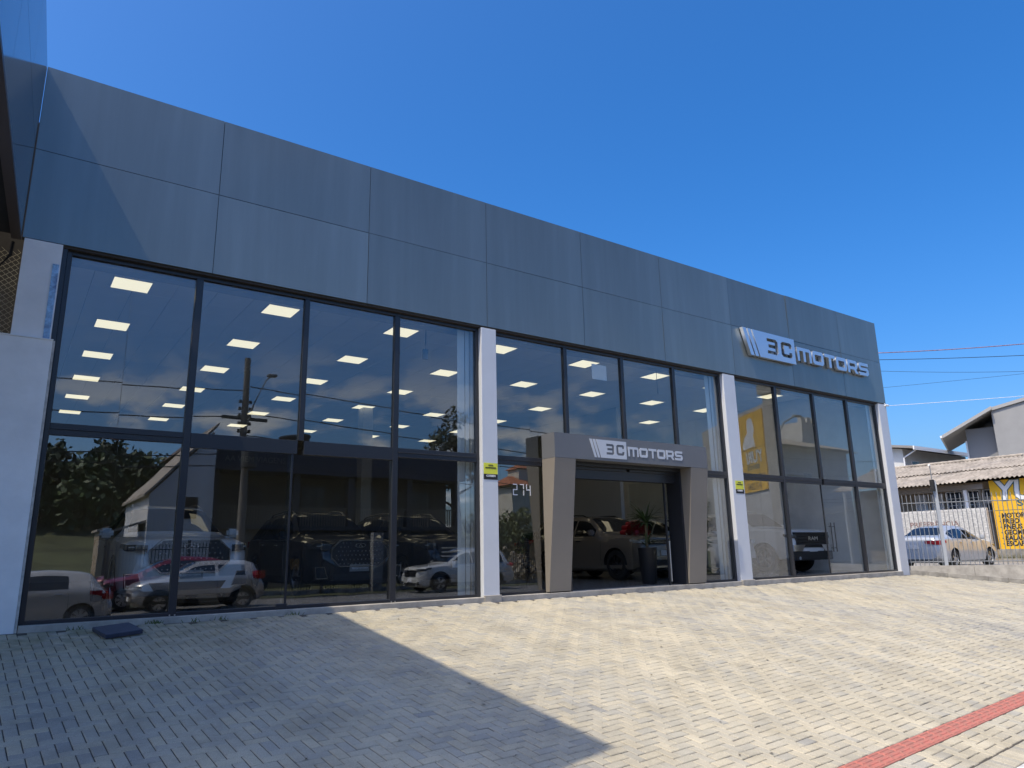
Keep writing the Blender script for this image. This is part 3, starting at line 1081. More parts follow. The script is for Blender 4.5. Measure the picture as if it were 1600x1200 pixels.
# yellow monitoring notices on the columns
M_YEL = mat('yellow notice', (0.72, 0.72, 0.06), 0.5)
M_INK = mat('black print', (0.02, 0.02, 0.02), 0.6)
M_WPR = mat('white print', (0.75, 0.75, 0.75), 0.6)
for (x, z, wd_, lb) in ((7.16, 2.07, 0.30, 'yellow and black alarm notice on the column left of the portal'),
                        (14.27, 2.03, 0.30, 'yellow and black alarm notice on the column right of the portal')):
    nt_ = thing('notice', lb, 'notice', (x, -0.006, z), 0, 'alarm notices on the columns')
    bx('yellow_field', -wd_ / 2, wd_ / 2, 0, 0.005, 0.10, 0.30, M_YEL, nt_)
    bx('black_field', -wd_ / 2, wd_ / 2, 0, 0.005, 0.0, 0.0995, M_INK, nt_)
    for txt, sz, zz, mm_ in (('LOCAL', 0.034, 0.245, M_INK), ('MONITORADO', 0.034, 0.20, M_INK), ('CORBEN', 0.05, 0.05, M_WPR)):
        link('print', text_mesh('print', txt, sz, mm_, 0.002, 'CENTER', 0.002), nt_, (0, -0.003, zz))

# house number 274 on the glass, paper sheet, corner camera
NUM = thing('house_number', 'white segmented number 274 stuck on the glass left of the portal', 'house number', (7.745, 0.136, 1.815))


def seg_digit(ch):
    mb = MB()
    w, h, t = 0.105, 0.215, 0.020
    segs = {'2': 'abged', '7': 'abc', '4': 'fgbc'}[ch]
    rects = {'a': (0, w, h - t, h), 'b': (w - t, w, h / 2 + t / 2, h - t), 'c': (w - t, w, 0, h / 2 - t / 2), 'd': (0, w, 0, t),
             'e': (0, t, t, h / 2 - t / 2), 'f': (0, t, h / 2 + t / 2, h), 'g': (0, w, h / 2 - t / 2, h / 2 + t / 2)}
    for s in segs:
        x0, x1, z0, z1 = rects[s]
        sh = 0.0015
        mb.box(x0 + sh, x1 - sh, 0, 0.004, z0 + sh, z1 - sh)
    return mb


for q, ch in enumerate('274'):
    seg_digit(ch).build('digit', M_WPR, NUM, loc=(q * 0.155, 0, 0))
sh = bx('paper_sheet', 9.88, 10.30, 0.159, 0.162, 4.33, 4.66, mat('printed paper', (0.62, 0.62, 0.60), 0.8, var=0.12, vscale=60), None)
tag(sh, 'pale printed sheet taped inside the upper glass above the portal', 'paper sheet')
SC = thing('security_camera', 'tiny white camera at the right end of the fascia underside', 'security camera', (21.62, -0.02, 4.925))
MB().tube([(0, 0, 0), (0.10, -0.03, -0.01)], 0.034, 12).build('housing', M_WPR, SC, smooth=40)
MB().tube([(0.1005, -0.030, -0.01), (0.112, -0.034, -0.011)], 0.030, 12).build('lens', M_INK, SC, smooth=40)
MB().tube([(0, 0, 0.034), (0, 0.012, 0.045)], 0.012, 8).build('bracket', M_WPR, SC)

# lettering on the rear wall of the showroom, wall banner, hanging cables
bw = thing('wall_lettering', 'faint pale VIEM VIAGENS lettering seen high through the sliding door glass', 'lettering', (7.6, 21.56, 4.9))
link('letters', text_mesh('letters', 'AA VIEM VIAGENS', 0.36, mat('pale lettering', (0.75, 0.73, 0.68), 0.5), 0.02, xs=0.92), bw, (0, 0, 0))
bn = thing('wall_banner', 'white banner with coloured patches on the left showroom wall', 'banner', (0.115, 1.6, 2.4))
bx('cloth', 0.0, 0.012, 0.0, 1.1, 0.0, 2.0, M_WPR, bn)
for (y, z, h, c) in ((0.12, 1.25, 0.42, (0.45, 0.2, 0.06)), (0.2, 0.62, 0.5, (0.03, 0.10, 0.28)), (0.45, 0.12, 0.4, (0.6, 0.12, 0.25))):
    bx('patch', 0.0125, 0.016, y, y + 0.42, z, z + h, mat('banner %d' % int(z * 100), c, 0.6), bn)
for (x, y, lb) in ((6.28, 0.9, 'cable and small box hanging from the ceiling left of the first grey column'),
                   (13.2, 0.9, 'cable and small box hanging from the ceiling left of the second grey column')):
    hc = thing('hanging_cable', lb, 'cable', (x, y, 0), 0, 'cables hanging behind the glass')
    MB().tube([(0, 0, 5.59), (0.01, 0, 5.0), (0, 0, 4.62)], 0.008, 6).build('cord', M_INK, hc)
    bx('box', -0.05, 0.05, -0.03, 0.03, 4.42, 4.62, mat('blue grey plastic', (0.06, 0.10, 0.16), 0.5), hc, 0.006)
    MB().tube([(-0.55, 0, 5.59), (-0.55, 0, 4.9), (-0.54, 0, 4.45)], 0.006, 6).build('cord', M_INK, hc)

# ================================================================== CARS
M_TYRE = mat('tyre rubber', (0.018, 0.018, 0.018), 0.85)
M_RIM_S = mat('silver rim', (0.45, 0.46, 0.48), 0.3, 0.8)
M_RIM_D = mat('dark rim', (0.06, 0.06, 0.065), 0.3, 0.6)
M_CARGL = mat('tinted car glass', (0.010, 0.012, 0.014), 0.03, spec=0.7)
M_TRIM = mat('black plastic', (0.020, 0.020, 0.021), 0.55)
M_CHROME = mat('chrome', (0.75, 0.76, 0.78), 0.12, 1.0)
M_HEAD = mat('headlight glass', (0.55, 0.58, 0.60), 0.08, 0.3, spec=0.8)
M_HEADD = mat('dark headlight', (0.05, 0.055, 0.06), 0.08, spec=0.8)
M_TAIL = mat('tail light red', (0.36, 0.012, 0.015), 0.15, spec=0.7)
M_PLATE = mat('number plate', (0.70, 0.70, 0.70), 0.5)
M_PLATEG = mat('grey plate', (0.32, 0.33, 0.33), 0.5)
M_BLUE = mat('plate blue', (0.02, 0.06, 0.35), 0.5)


def lerp_keys(keys, s):
    if s <= keys[0][0]:
        return keys[0][1]
    for (a, va), (b, vb) in zip(keys, keys[1:]):
        if s <= b:
            t = (s - a) / (b - a)
            return va + (vb - va) * t
    return keys[-1][1]


def smooth_keys(keys, s, r=0.07):
    return sum(lerp_keys(keys, s + d * r) for d in (-1, -.5, 0, .5, 1)) / 5


class Shape:
    """A car body as cross sections along its length; s runs from the nose backwards."""
    def __init__(self, P):
        self.P = P
        self.L, self.W = P['L'], P['W']

    def plan(self, s):
        e, L = self.P.get('round', 0.5), self.L
        f = 1.0
        if s < e:
            f *= 1 - self.P.get('nose', 0.16) * ((e - s) / e) ** 2.4
        q = L - s
        if q < e:
            f *= 1 - self.P.get('tail', 0.12) * ((e - q) / e) ** 2.4
        return f * self.W / 2

    def top(self, s):
        return smooth_keys(self.P['top'], s, 0.05)

    def belt(self, s):
        return min(self.top(s) - 0.045, smooth_keys(self.P['belt'], s, 0.1))

    def bottom(self, s):
        return lerp_keys(self.P['bot'], s)

    def roofw(self, s):
        """half width at the roof edge, relative to the body half width"""
        return lerp_keys(self.P['rw'], s) * self.W / 2

    def ring(self, s):
        w, zb, zt = self.plan(s), self.bottom(s), self.top(s)
        zl = self.belt(s)
        h = zl - zb
        pts = [(0, zb), (w * .78, zb), (w * .95, zb + min(.07, h * .2)), (w * .995, zb + h * .30), (w, zb + h * .55),
               (w * .985, zb + h * .82), (w * .955, zl)]
        house = zt - zl
        wr = min(self.roofw(s), w * .93)
        if house < 0.2:
            wr = w * (.93 - 0.25 * (house / 0.2)) if house < 0.2 else wr
            wr = max(wr, min(self.roofw(s), w * .93))
        r = min(.09, house * .4)
        a, b = w * .955, wr
        for t in (.25, .5, .75):
            bulge = 0.018 * math.sin(math.pi * t) if house > .2 else 0
            pts.append((a + (b - a) * t + bulge, zl + (house - r) * t))
        pts += [(b, zt - r), (b - .05, zt - r * .35), (b * .72, zt - .010), (b * .36, zt - .003), (0, zt)]
        return pts

    def y_at(self, s, z):
        p = self.ring(s)[1:11]
        for (ya, za), (yb, zb) in zip(p, p[1:]):
            if za <= z <= zb and zb > za:
                return ya + (yb - ya) * (z - za) / (zb - za)
        return p[-1][0]

    def z_at(self, s, y):
        p = self.ring(s)[9:]
        y = abs(y)
        for (ya, za), (yb, zb) in zip(p, p[1:]):
            if yb <= y <= ya and ya > yb:
                return za + (zb - za) * (ya - y) / (ya - yb)
        return p[0][1] if y > p[0][0] else p[-1][1]

    def stations(self):
        L = self.L
        st = [0, .015, .04, .08, .14, .22, .32]
        n = int((L - .64) / .095)
        st += [.32 + (L - .64) * i / n for i in range(1, n)]
        st += [L - q for q in (.32, .22, .14, .08, .04, .015, 0)]
        return st

    def P3(self, s, y, z):
        return (y, s - self.L / 2, z)

    def body_mesh(self, m):
        rings = []
        for s in self.stations():
            h = self.ring(s)
            full = h + [(-y, z) for y, z in h[-2:0:-1]]
            rings.append([self.P3(s, y, z) for y, z in full])
        n = len(rings[0])
        vs = [p for r in rings for p in r]
        fs = []
        for i in range(len(rings) - 1):
            for k in range(n):
                fs.append((i * n + k, i * n + (k + 1) % n, (i + 1) * n + (k + 1) % n, (i + 1) * n + k))
        fs.append(tuple(range(n)))
        fs.append(tuple((len(rings) - 1) * n + k for k in range(n))[::-1])
        mb = MB().add(vs, fs)
        me = mb.mesh('body', m)
        # cut the wheel arches
        cut = MB()
        for s in self.P['axles']:
            for sg in (-1, 1):
                x0, x1 = (self.W / 2 - .30, self.W / 2 + .2) if sg > 0 else (-self.W / 2 - .2, -self.W / 2 + .30)
                zc, rad = self.P['wheel'], self.P['wheel'] + self.P.get('arch', .055)
                cut.lathe([(0.0001, x0), (rad, x0), (rad, x1), (0.0001, x1)], 28, 'x', (0, s - self.L / 2, zc))
        cm = cut.mesh('cutter', M_TRIM)
        a = link('body', me)
        b = link('cutter', cm)
        bm = bmesh.new(); bm.from_mesh(cm); bmesh.ops.remove_doubles(bm, verts=bm.verts, dist=0.001); bmesh.ops.recalc_face_normals(bm, faces=bm.faces); bm.to_mesh(cm); bm.free()
        md = a.modifiers.new('arch', 'BOOLEAN')
        md.operation = 'DIFFERENCE'
        md.object = b
        md.solver = 'EXACT'
        md.material_mode = 'TRANSFER'
        dg = bpy.context.evaluated_depsgraph_get()
        dg.update()
        out = bpy.data.meshes.new_from_object(a.evaluated_get(dg))
        bpy.data.objects.remove(a)
        bpy.data.objects.remove(b)
        out.name = 'body'
        out.polygons.foreach_set('use_smooth', [True] * len(out.polygons))
        out.set_sharp_from_angle(angle=R(38))
        return out

    def side_patch(self, sa, sb, lo, hi, off=0.006, n=10, sg=1, thick=True):
        """patch on the flank between stations; lo / hi are functions of s giving z"""
        cols = []
        for i in range(n + 1):
            s = sa + (sb - sa) * i / n
            z0, z1 = lo(s), hi(s)
            if z1 - z0 < .012:
                z1 = z0 + .012
            col = []
            for q in range(6):
                z = z0 + (z1 - z0) * q / 5
                col.append((sg * (self.y_at(s, z) + off), s - self.L / 2, z))
            cols.append(col)
        return MB().grid(cols, flip=(sg > 0))

    def top_patch(self, sa, sb, fr=.9, off=.008, n=8):
        rows = []
        for i in range(n + 1):
            s = sa + (sb - sa) * i / n
            w = self.ring(s)[10][0] * fr
            e = .02
            dz = (self.top(s + e) - self.top(s - e)) / (2 * e)
            nl = math.sqrt(1 + dz * dz)
            row = []
            for q in range(9):
                y = -w + 2 * w * q / 8
                row.append((y, s - self.L / 2 - dz / nl * off, self.z_at(s, y) + off / nl))
            rows.append(row)
        return MB().grid(rows)


def wheel_meshes(rad, wid, spokes, rim_m, hub=.10):
    t = MB().lathe([(rad * .66, -wid / 2), (rad * .90, -wid / 2), (rad * .985, -wid / 2 + .03), (rad, -wid / 4), (rad, wid / 4),
                    (rad * .985, wid / 2 - .03), (rad * .90, wid / 2), (rad * .66, wid / 2)], 32, 'x')
    tm = t.mesh('tyre', M_TYRE, smooth=40)
    r = MB().lathe([(rad * .67, wid / 2 - .01), (rad * .62, wid / 2 - .005), (rad * .60, wid / 2 - .05), (rad * .60, -wid / 2 + .02)], 32, 'x')
    ri = rad * .63
    for k in range(spokes):
        a = 2 * math.pi * k / spokes
        for d in (-.16, .16):
            c0, s0 = math.cos(a), math.sin(a)
            c1, s1 = math.cos(a + d), math.sin(a + d)
            px, py = -s1, c1
            w0, w1 = .020, .026
            x = wid / 2 - .022
            r.hexa([(x - .03, c0 * .05 - px * w0, s0 * .05 - py * w0), (x - .03, c1 * ri - px * w1, s1 * ri - py * w1), (x - .03, c1 * ri + px * w1, s1 * ri + py * w1), (x - .03, c0 * .05 + px * w0, s0 * .05 + py * w0),
                    (x, c0 * .05 - px * w0, s0 * .05 - py * w0), (x - .006, c1 * ri - px * w1, s1 * ri - py * w1), (x - .006, c1 * ri + px * w1, s1 * ri + py * w1), (x, c0 * .05 + px * w0, s0 * .05 + py * w0)])
    r.lathe([(0.001, wid / 2 - .012), (.06, wid / 2 - .014), (.07, wid / 2 - .03)], 16, 'x')
    rm = r.mesh('rim', rim_m, smooth=35)
    d = MB().lathe([(0.001, 0), (rad * .61, 0)], 28, 'x', (wid / 2 - .075, 0, 0))
    dm = d.mesh('brake_disc', M_TRIM, fix=False)
    return tm, rm, dm


def oct_grille(cx, cz, w, h, c):
    a, b = w / 2, h / 2
    return [(cx - a, cz - b * .35), (cx - a + c, cz - b), (cx + a - c, cz - b), (cx + a, cz - b * .35), (cx + a, cz + b * .35),
            (cx + a - c, cz + b), (cx - a + c, cz + b), (cx - a, cz + b * .35)]


def ring_poly(poly, t):
    """inner offset copy of a convex outline"""
    n = len(poly)
    cx = sum(p[0] for p in poly) / n
    cz = sum(p[1] for p in poly) / n
    wx_ = max(abs(p[0] - cx) for p in poly)
    wz = max(abs(p[1] - cz) for p in poly)
    return [(cx + (p[0] - cx) * (1 - t / wx_), cz + (p[1] - cz) * (1 - t / wz)) for p in poly]


def make_car(P, body_m, label, name='parked_car', cat='car', group=None):
    S = Shape(P)
    L, W = S.L, S.W
    root = thing(name, label, cat, (0, 0, 0), 0, group)
    link('body', S.body_mesh(body_m), root)
    # glass
    for sg in (-1, 1):
        for (sa, sb) in P['windows']:
            lo = lambda s: S.belt(s) + .025
            hi = lambda s: S.ring(s)[10][1] - .045
            S.side_patch(sa, sb, lo, hi, .006, 12, sg).build('side_window', M_CARGL, root, fix=False, smooth=50)
        if P.get('win_trim'):
            a, b = P['windows'][0][0], P['windows'][-1][1]
            S.side_patch(a, b, lambda s: S.belt(s) - .004, lambda s: S.belt(s) + .016, .010, 20, sg).build('window_trim', M_CHROME, root, fix=False, smooth=50)
        for s in P['seams']:
            S.side_patch(s - .005, s + .005, lambda q: S.bottom(q) + .16, lambda q: S.belt(q) + .02, .0025, 2, sg).build('door_seam', M_TRIM, root, fix=False)
        if P.get('cladding'):
            S.side_patch(.45, L - .45, lambda q: S.bottom(q) + .03, lambda q: S.bottom(q) + .17, .008, 30, sg).build('sill_cladding', M_TRIM if P['cladding'] == 1 else body_m, root, fix=False, smooth=60)
            for s in P['axles']:
                rad, zc = P['wheel'] + .055, P['wheel']
                ar = MB()
                pts_i, pts_o = [], []
                for k in range(17):
                    a = math.pi * (k / 16) * 1.06 - .09
                    for (rr_, lst) in ((rad, pts_i), (rad + .065, pts_o)):
                        ss = s - math.cos(a) * rr_
                        zz = zc + math.sin(a) * rr_
                        ss_c = min(max(ss, .02), L - .02)
                        lst.append((sg * (S.y_at(ss_c, max(zz, S.bottom(ss_c) + .08)) + .012), ss - L / 2, zz))
                ar.grid([pts_i, pts_o])
                ar.build('arch_trim', M_TRIM if P['cladding'] == 1 else body_m, root, fix=False, smooth=60)
        for s in P['handles']:
            z = S.belt(s) - .10
            y = S.y_at(s, z)
            bx('door_handle', sg * (y + .018) - .016, sg * (y + .018) + .016, s - L / 2 - .09, s - L / 2 + .09, z - .014, z + .014, P.get('handle_m', M_CHROME), root, .008)
        # mirror
        s = P['mirror']
        z = S.belt(s) + .05
        y = S.y_at(s, z)
        mi = MB().box(sg * (y + .13) - .10, sg * (y + .13) + .10, s - L / 2 - .07, s - L / 2 + .06, z, z + .15)
        me = mi.mesh('wing_mirror', P.get('mirror_m', body_m))
        bm = bmesh.new(); bm.from_mesh(me); bmesh.ops.bevel(bm, geom=bm.edges[:], offset=.035, segments=2, affect='EDGES'); bm.to_mesh(me); bm.free()
        link('wing_mirror', me, root)
        # lights
        hl = P['headlight']       # (y inner, y outer, z0, z1, depth)
        yi, yo, z0, z1, dep = hl
        rows = []
        for i in range(7):
            y = yi + (yo - yi) * i / 6
            # nose position at this y: solve plan(s) = y
            s0 = 0.0
            while S.plan(s0) * .985 < y and s0 < .6:
                s0 += .01
            rows.append([(sg * (y + .004), s0 - L / 2 - .012, z0 + (z1 - z0) * (0 + .18 * (i / 6))), (sg * (y + .004), s0 - L / 2 - .016, (z0 + z1) / 2), (sg * (y + .002), s0 - L / 2 - .010, z1 - (z1 - z0) * .1 * (1 - i / 6))])
        sq = [s0 + .06, s0 + .14, s0 + dep]
        for j, s in enumerate(sq):
            zt_ = z1 + .01 * j
            zb_ = z0 + (z1 - z0) * (.25 + .22 * j)
            rows.append([(sg * (S.y_at(s, max(zb_, S.bottom(s) + .05)) + .008), s - L / 2, zb_), (sg * (S.y_at(s, (zb_ + zt_) / 2) + .010), s - L / 2, (zb_ + zt_) / 2), (sg * (S.y_at(s, zt_) + .008), s - L / 2, zt_)])
        MB().grid(rows, flip=(sg > 0)).build('headlight', P.get('head_m', M_HEADD), root, fix=False, smooth=50)
        if P.get('drl'):
            bx('daylight_strip', sg * ((yi + yo) / 2) - .13, sg * ((yi + yo) / 2) + .10, -L / 2 - .03 + .03, -L / 2 - .024 + .03, z1 - .05, z1 - .035, M_HEAD, root)
        yi, yo, z0, z1, dep = P['taillight']
        rows = []
        for i in range(6):
            y = yi + (yo - yi) * i / 5
            s0 = 0.0
            while S.plan(L - s0) * .985 < y and s0 < .6:
                s0 += .01
            rows.append([(sg * (y + .004), L / 2 - s0 + .014, z0 + (z1 - z0) * .35 * (1 - i / 5)), (sg * (y + .004), L / 2 - s0 + .018, (z0 + z1) / 2), (sg * (y + .002), L / 2 - s0 + .012, z1)])
        for j, d in enumerate((.06, .14, dep)):
            s = L - s0 - d
            zb_ = z0 + (z1 - z0) * (.1 + .2 * j)
            rows.append([(sg * (S.y_at(s, zb_) + .010), s - L / 2, zb_), (sg * (S.y_at(s, (zb_ + z1) / 2) + .012), s - L / 2, (zb_ + z1) / 2), (sg * (S.y_at(s, z1) + .010), s - L / 2, z1)])
        MB().grid(rows).build('taillight', M_TAIL, root, fix=False, smooth=50)
        if P.get('rails'):
            a, b = P['rails']
            pts = []
            for i in range(12):
                s = a + (b - a) * i / 11
                lift = .05 if 0 < i < 11 else -.01
                pts.append((sg * (S.ring(s)[11][0] - .02), s - L / 2, S.ring(s)[11][1] + lift))
            MB().tube(pts, .018, 8).build('roof_rail', P.get('rail_m', M_CHROME), root, smooth=50)
    # windscreens
    a, b = P['windscreen']
    S.top_patch(a, b, .93).build('windscreen', M_CARGL, root, fix=False, smooth=60)
    a, b = P['rear_glass']
    S.top_patch(a, b, .90).build('rear_window', M_CARGL, root, fix=False, smooth=60)
    if P.get('black_roof'):
        a, b = P['black_roof']
        S.top_patch(a, b, 1.02, .004, 14).build('roof_panel', M_CARGL, root, fix=False, smooth=60)
    # wheels
    tm, rm, dm = wheel_meshes(P['wheel'], .22, P.get('spokes', 5), P.get('rim_m', M_RIM_S))
    for s in P['axles']:
        for sg in (-1, 1):
            w = thing_part('wheel', root, (sg * (W / 2 - .125), s - L / 2, P['wheel']), 0 if sg > 0 else math.pi)
            link('tyre', tm, w); link('rim', rm, w); link('brake_disc', dm, w)
    # number plates
    pf = P.get('plate', (.42,))
    bx('number_plate', -.20, .20, -L / 2 - .024, -L / 2 - .012, pf[0], pf[0] + .13, M_PLATE if not P.get('dealer') else M_PLATEG, root)
    rp = P.get('rplate', .80)
    bx('number_plate', -.20, .20, L / 2 + .008, L / 2 + .02, rp, rp + .13, M_PLATE, root)
    if P.get('dealer'):
        e = thing_part('plate_print', root, (-.165, -L / 2 - .0285, pf[0] + .042), 0)
        logo(e, .33, .002, M_WPR, 0.0)
    # lower front intake
    li = P.get('intake', (.55, .30, .42))
    MB().prism([(-li[0], li[2]), (-li[0] + .08, li[1]), (li[0] - .08, li[1]), (li[0], li[2])], -L / 2 - .010, -L / 2 + .05, 'y').build('lower_intake', M_TRIM, root)
    P['front'](root, S) if P.get('front') else None
    return root, S


def thing_part(name, parent, loc, rz):
    o = bpy.data.objects.new(name, None)
    o.empty_display_size = .1
    COL.objects.link(o)
    o.parent = parent
    o.location = loc
    o.rotation_euler = (0, 0, rz)
    return o


def emblem(root, y, z, w, m):
    """oval ring with a triangle in it"""
    h = w * .42
    o1 = [(w / 2 * math.cos(t), h / 2 * math.sin(t)) for t in np.linspace(0, 2 * math.pi, 25)[:-1]]
    o2 = [(p[0] * .84, p[1] * .78) for p in o1]
    t1 = [(-w * .24, -h * .34), (w * .24, -h * .34), (0, h * .36)]
    t2 = [(-w * .12, -h * .26), (w * .12, -h * .26), (0, h * .12)]
    link('emblem', curve_mesh('emblem', [o1, o2], .012, m), root, (0, y, z))
    link('emblem', curve_mesh('emblem', [t1, t2], .012, m), root, (0, y, z))


def front_studded(root, S):
    L = S.L
    y0 = -L / 2
    poly = oct_grille(0, .80, 1.16, .50, .17)
    MB().prism(poly, y0 - .022, y0 + .06, 'y').build('grille', M_TRIM, root)
    link('grille_surround', curve_mesh('grille_surround', [poly, ring_poly(poly, .018)], .022, M_CHROME), root, (0, y0 - .040, 0))
    st = MB()
    for r in range(6):
        for c in range(-7, 8):
            x = (c + (.5 if r % 2 else 0)) * .078
            z = .605 + r * .078
            if abs(x) > .52 - abs(z - .80) * .45 or (abs(x) < .17 and z > .87):
                continue
            st.lathe([(0.001, 0), (.010, .0), (.017, .008), (.017, .012)], 6, 'x', (0, 0, 0))
            n0 = len(st.v) - 24
            for i in range(n0, len(st.v)):
                h, c_, s_ = st.v[i]
                st.v[i] = (x + c_, y0 - .034 + h, z + s_)
    st.build('grille_studs', M_CHROME, root)
    emblem(root, y0 - .042, .945, .22, M_CHROME)
    for sg in (-1, 1):
        pl = [(sg * .63, .34), (sg * .86, .34), (sg * .88, .56), (sg * .70, .56)]
        MB().prism(pl, y0 - .008, y0 + .12, 'y').build('fog_intake', M_TRIM, root)
        link('fog_trim', curve_mesh('fog_trim', [pl, ring_poly(pl, .012)], .012, M_CHROME), root, (0, y0 - .020, 0))


def front_slots(root, S):
    L = S.L
    y0 = -L / 2
    MB().prism([(-.62, .90), (-.60, 1.01), (.60, 1.01), (.62, .90)], y0 - .014, y0 + .05, 'y').build('grille', M_TRIM, root)
    for k in range(7):
        x = -.51 + k * .17
        r_ = [(x - .065, .915), (x + .065, .915), (x + .065, .995), (x - .065, .995)]
        link('grille_slot', curve_mesh('grille_slot', [r_, ring_poly(r_, .010)], .014, M_CHROME), root, (0, y0 - .028, 0))
    bx('bumper_trim', -.78, .78, y0 - .026, y0 + .04, .30, .335, M_CHROME, root, .006)
    bx('bumper_trim', -.72, .72, y0 - .022, y0 + .02, .555, .575, M_CHROME, root, .004)


def front_bar(root, S):
    L = S.L
    y0 = -L / 2
    z = S.P.get('grille_z', (.62, .78))
    w = S.P.get('grille_w', .52)
    MB().prism([(-w * .86, z[0]), (-w, z[1]), (w, z[1]), (w * .86, z[0])], y0 - .012, y0 + .05, 'y').build('grille', M_TRIM, root)
    for k in range(3):
        zz = z[0] + (z[1] - z[0]) * (k + .5) / 3
        bx('grille_bar', -w * .84, w * .84, y0 - .024, y0 - .0125, zz - .012, zz + .012, S.P.get('bar_m', M_CHROME), root)
    for sg in (-1, 1):
        MB().prism([(sg * (S.W / 2 * .60), .32), (sg * (S.W / 2 * .82), .34), (sg * (S.W / 2 * .82), .46), (sg * (S.W / 2 * .64), .46)], y0 - .006, y0 + .14, 'y').build('fog_intake', M_TRIM, root)


def front_pickup(root, S):
    L = S.L
    y0 = -L / 2
    MB().prism([(-.80, .72), (-.86, 1.16), (.86, 1.16), (.80, .72)], y0 - .014, y0 + .06, 'y').build('grille', M_TRIM, root)
    for k in range(5):
        bx('grille_bar', -.74, .74, y0 - .026, y0 - .0145, .77 + k * .085, .785 + k * .085, mat('gloss black', (.012, .012, .012), .15), root)
    link('grille_name', text_mesh('grille_name', 'RAM', .15, M_CHROME, .012, 'CENTER', .004, 1.6), root, (0, y0 - .040, .93))
    for sg in (-1, 1):
        MB().prism([(sg * .42, .80), (sg * .58, .62), (sg * 1.0, .62), (sg * 1.0, .80)][::sg], y0 - .035, y0 + .10, 'y').build('bumper_corner', M_CHROME, root)
        MB().tube([(sg * .72, y0 - .03, .42), (sg * .72, y0 + .02, .42)], .05, 14).build('fog_lamp', M_HEAD, root, smooth=40)
    bx('bumper', -.98, .98, y0 - .028, y0 + .1, .36, .615, M_TRIM, root, .02)


SUV = dict(L=4.72, W=1.88, round=.62, nose=.17, tail=.12,
           top=[(0, .66), (.02, .88), (.07, .99), (.2, 1.06), (.75, 1.115), (1.22, 1.16), (1.30, 1.18), (2.0, 1.60), (2.25, 1.68), (2.8, 1.735), (3.7, 1.70), (4.25, 1.63), (4.52, 1.18), (4.66, 1.08), (4.72, .72)],
           belt=[(0, .62), (.2, .98), (1.2, 1.06), (3.8, 1.14), (4.5, 1.12), (4.72, .7)],
           bot=[(0, .30), (.3, .21), (4.3, .21), (4.72, .36)],
           rw=[(0, .80), (1.2, .86), (1.9, .70), (2.3, .66), (3.8, .64), (4.4, .66), (4.72, .8)],
           axles=(.92, 3.63), wheel=.365, windows=[(1.62, 2.44), (2.50, 3.38), (3.46, 4.12)], seams=(1.38, 2.47, 3.42), handles=(2.22, 3.22),
           mirror=1.62, headlight=(.60, .86, .86, .98, .34), taillight=(.55, .86, .98, 1.12, .28), windscreen=(1.36, 2.08), rear_glass=(4.28, 4.47),
           rails=(2.2, 4.0), cladding=1, win_trim=True, plate=(.46,), dealer=True, front=front_studded, head_m=M_HEADD, drl=True)
CHERY_W = paint('white car paint', (0.72, 0.73, 0.74))
CHERY_D = paint('dark blue grey paint', (0.012, 0.015, 0.020), 0.3)
SUV_B = dict(SUV, dealer=False, front=front_bar, grille_z=(.66, .92), grille_w=.56, win_trim=True)
JEEP = dict(SUV, L=4.76, W=1.90, round=.40, nose=.10, tail=.08,
            top=[(0, .70), (.02, .98), (.06, 1.05), (.2, 1.10), (.8, 1.15), (1.35, 1.19), (1.42, 1.21), (2.02, 1.62), (2.25, 1.69), (2.9, 1.72), (4.2, 1.69), (4.45, 1.60), (4.62, 1.18), (4.72, 1.05), (4.76, .72)],
            belt=[(0, .66), (.2, 1.03), (1.3, 1.10), (4.0, 1.12), (4.6, 1.10), (4.76, .7)],
            rw=[(0, .86), (1.3, .90), (2.0, .74), (2.3, .70), (4.3, .68), (4.76, .8)],
            axles=(.90, 3.70), wheel=.385, windows=[(1.72, 2.55), (2.62, 3.55), (3.64, 4.35)], seams=(1.45, 2.58, 3.58), handles=(2.35, 3.35), mirror=1.72,
            headlight=(.66, .90, .90, 1.0, .22), taillight=(.62, .90, .98, 1.10, .22), windscreen=(1.48, 2.08), rear_glass=(4.44, 4.60), cladding=2, win_trim=False,
            black_roof=(2.16, 4.40), rails=(2.3, 4.2), rail_m=M_TRIM, plate=(.60,), dealer=False, front=front_slots, rim_m=M_RIM_D, spokes=6, intake=(.60, .36, .50), drl=False, head_m=M_HEAD, handle_m=M_TRIM)
HATCH = dict(L=3.95, W=1.70, round=.6, nose=.2, tail=.14,
             top=[(0, .56), (.03, .74), (.1, .82), (.35, .91), (.9, .99), (1.0, 1.02), (1.75, 1.40), (2.05, 1.455), (2.5, 1.475), (3.2, 1.43), (3.5, 1.36), (3.80, .96), (3.92, .86), (3.95, .6)],
             belt=[(0, .52), (.2, .80), (1.0, .90), (2.9, 1.00), (3.8, .96), (3.95, .58)],
             bot=[(0, .26), (.3, .18), (3.6, .18), (3.95, .34)],
             rw=[(0, .78), (1.0, .84), (1.7, .68), (2.1, .63), (3.2, .60), (3.95, .75)],
             axles=(.78, 3.28), wheel=.305, windows=[(1.30, 2.02), (2.15, 2.98)], seams=(1.14, 2.085, 3.0), handles=(1.92, 2.78), mirror=1.28,
             headlight=(.46, .78, .64, .78, .30), taillight=(.50, .78, .78, .95, .34), windscreen=(1.06, 1.82), rear_glass=(3.50, 3.74),
             plate=(.36,), rplate=.62, front=front_bar, grille_z=(.50, .60), grille_w=.40, intake=(.48, .26, .36), win_trim=False, spokes=7)
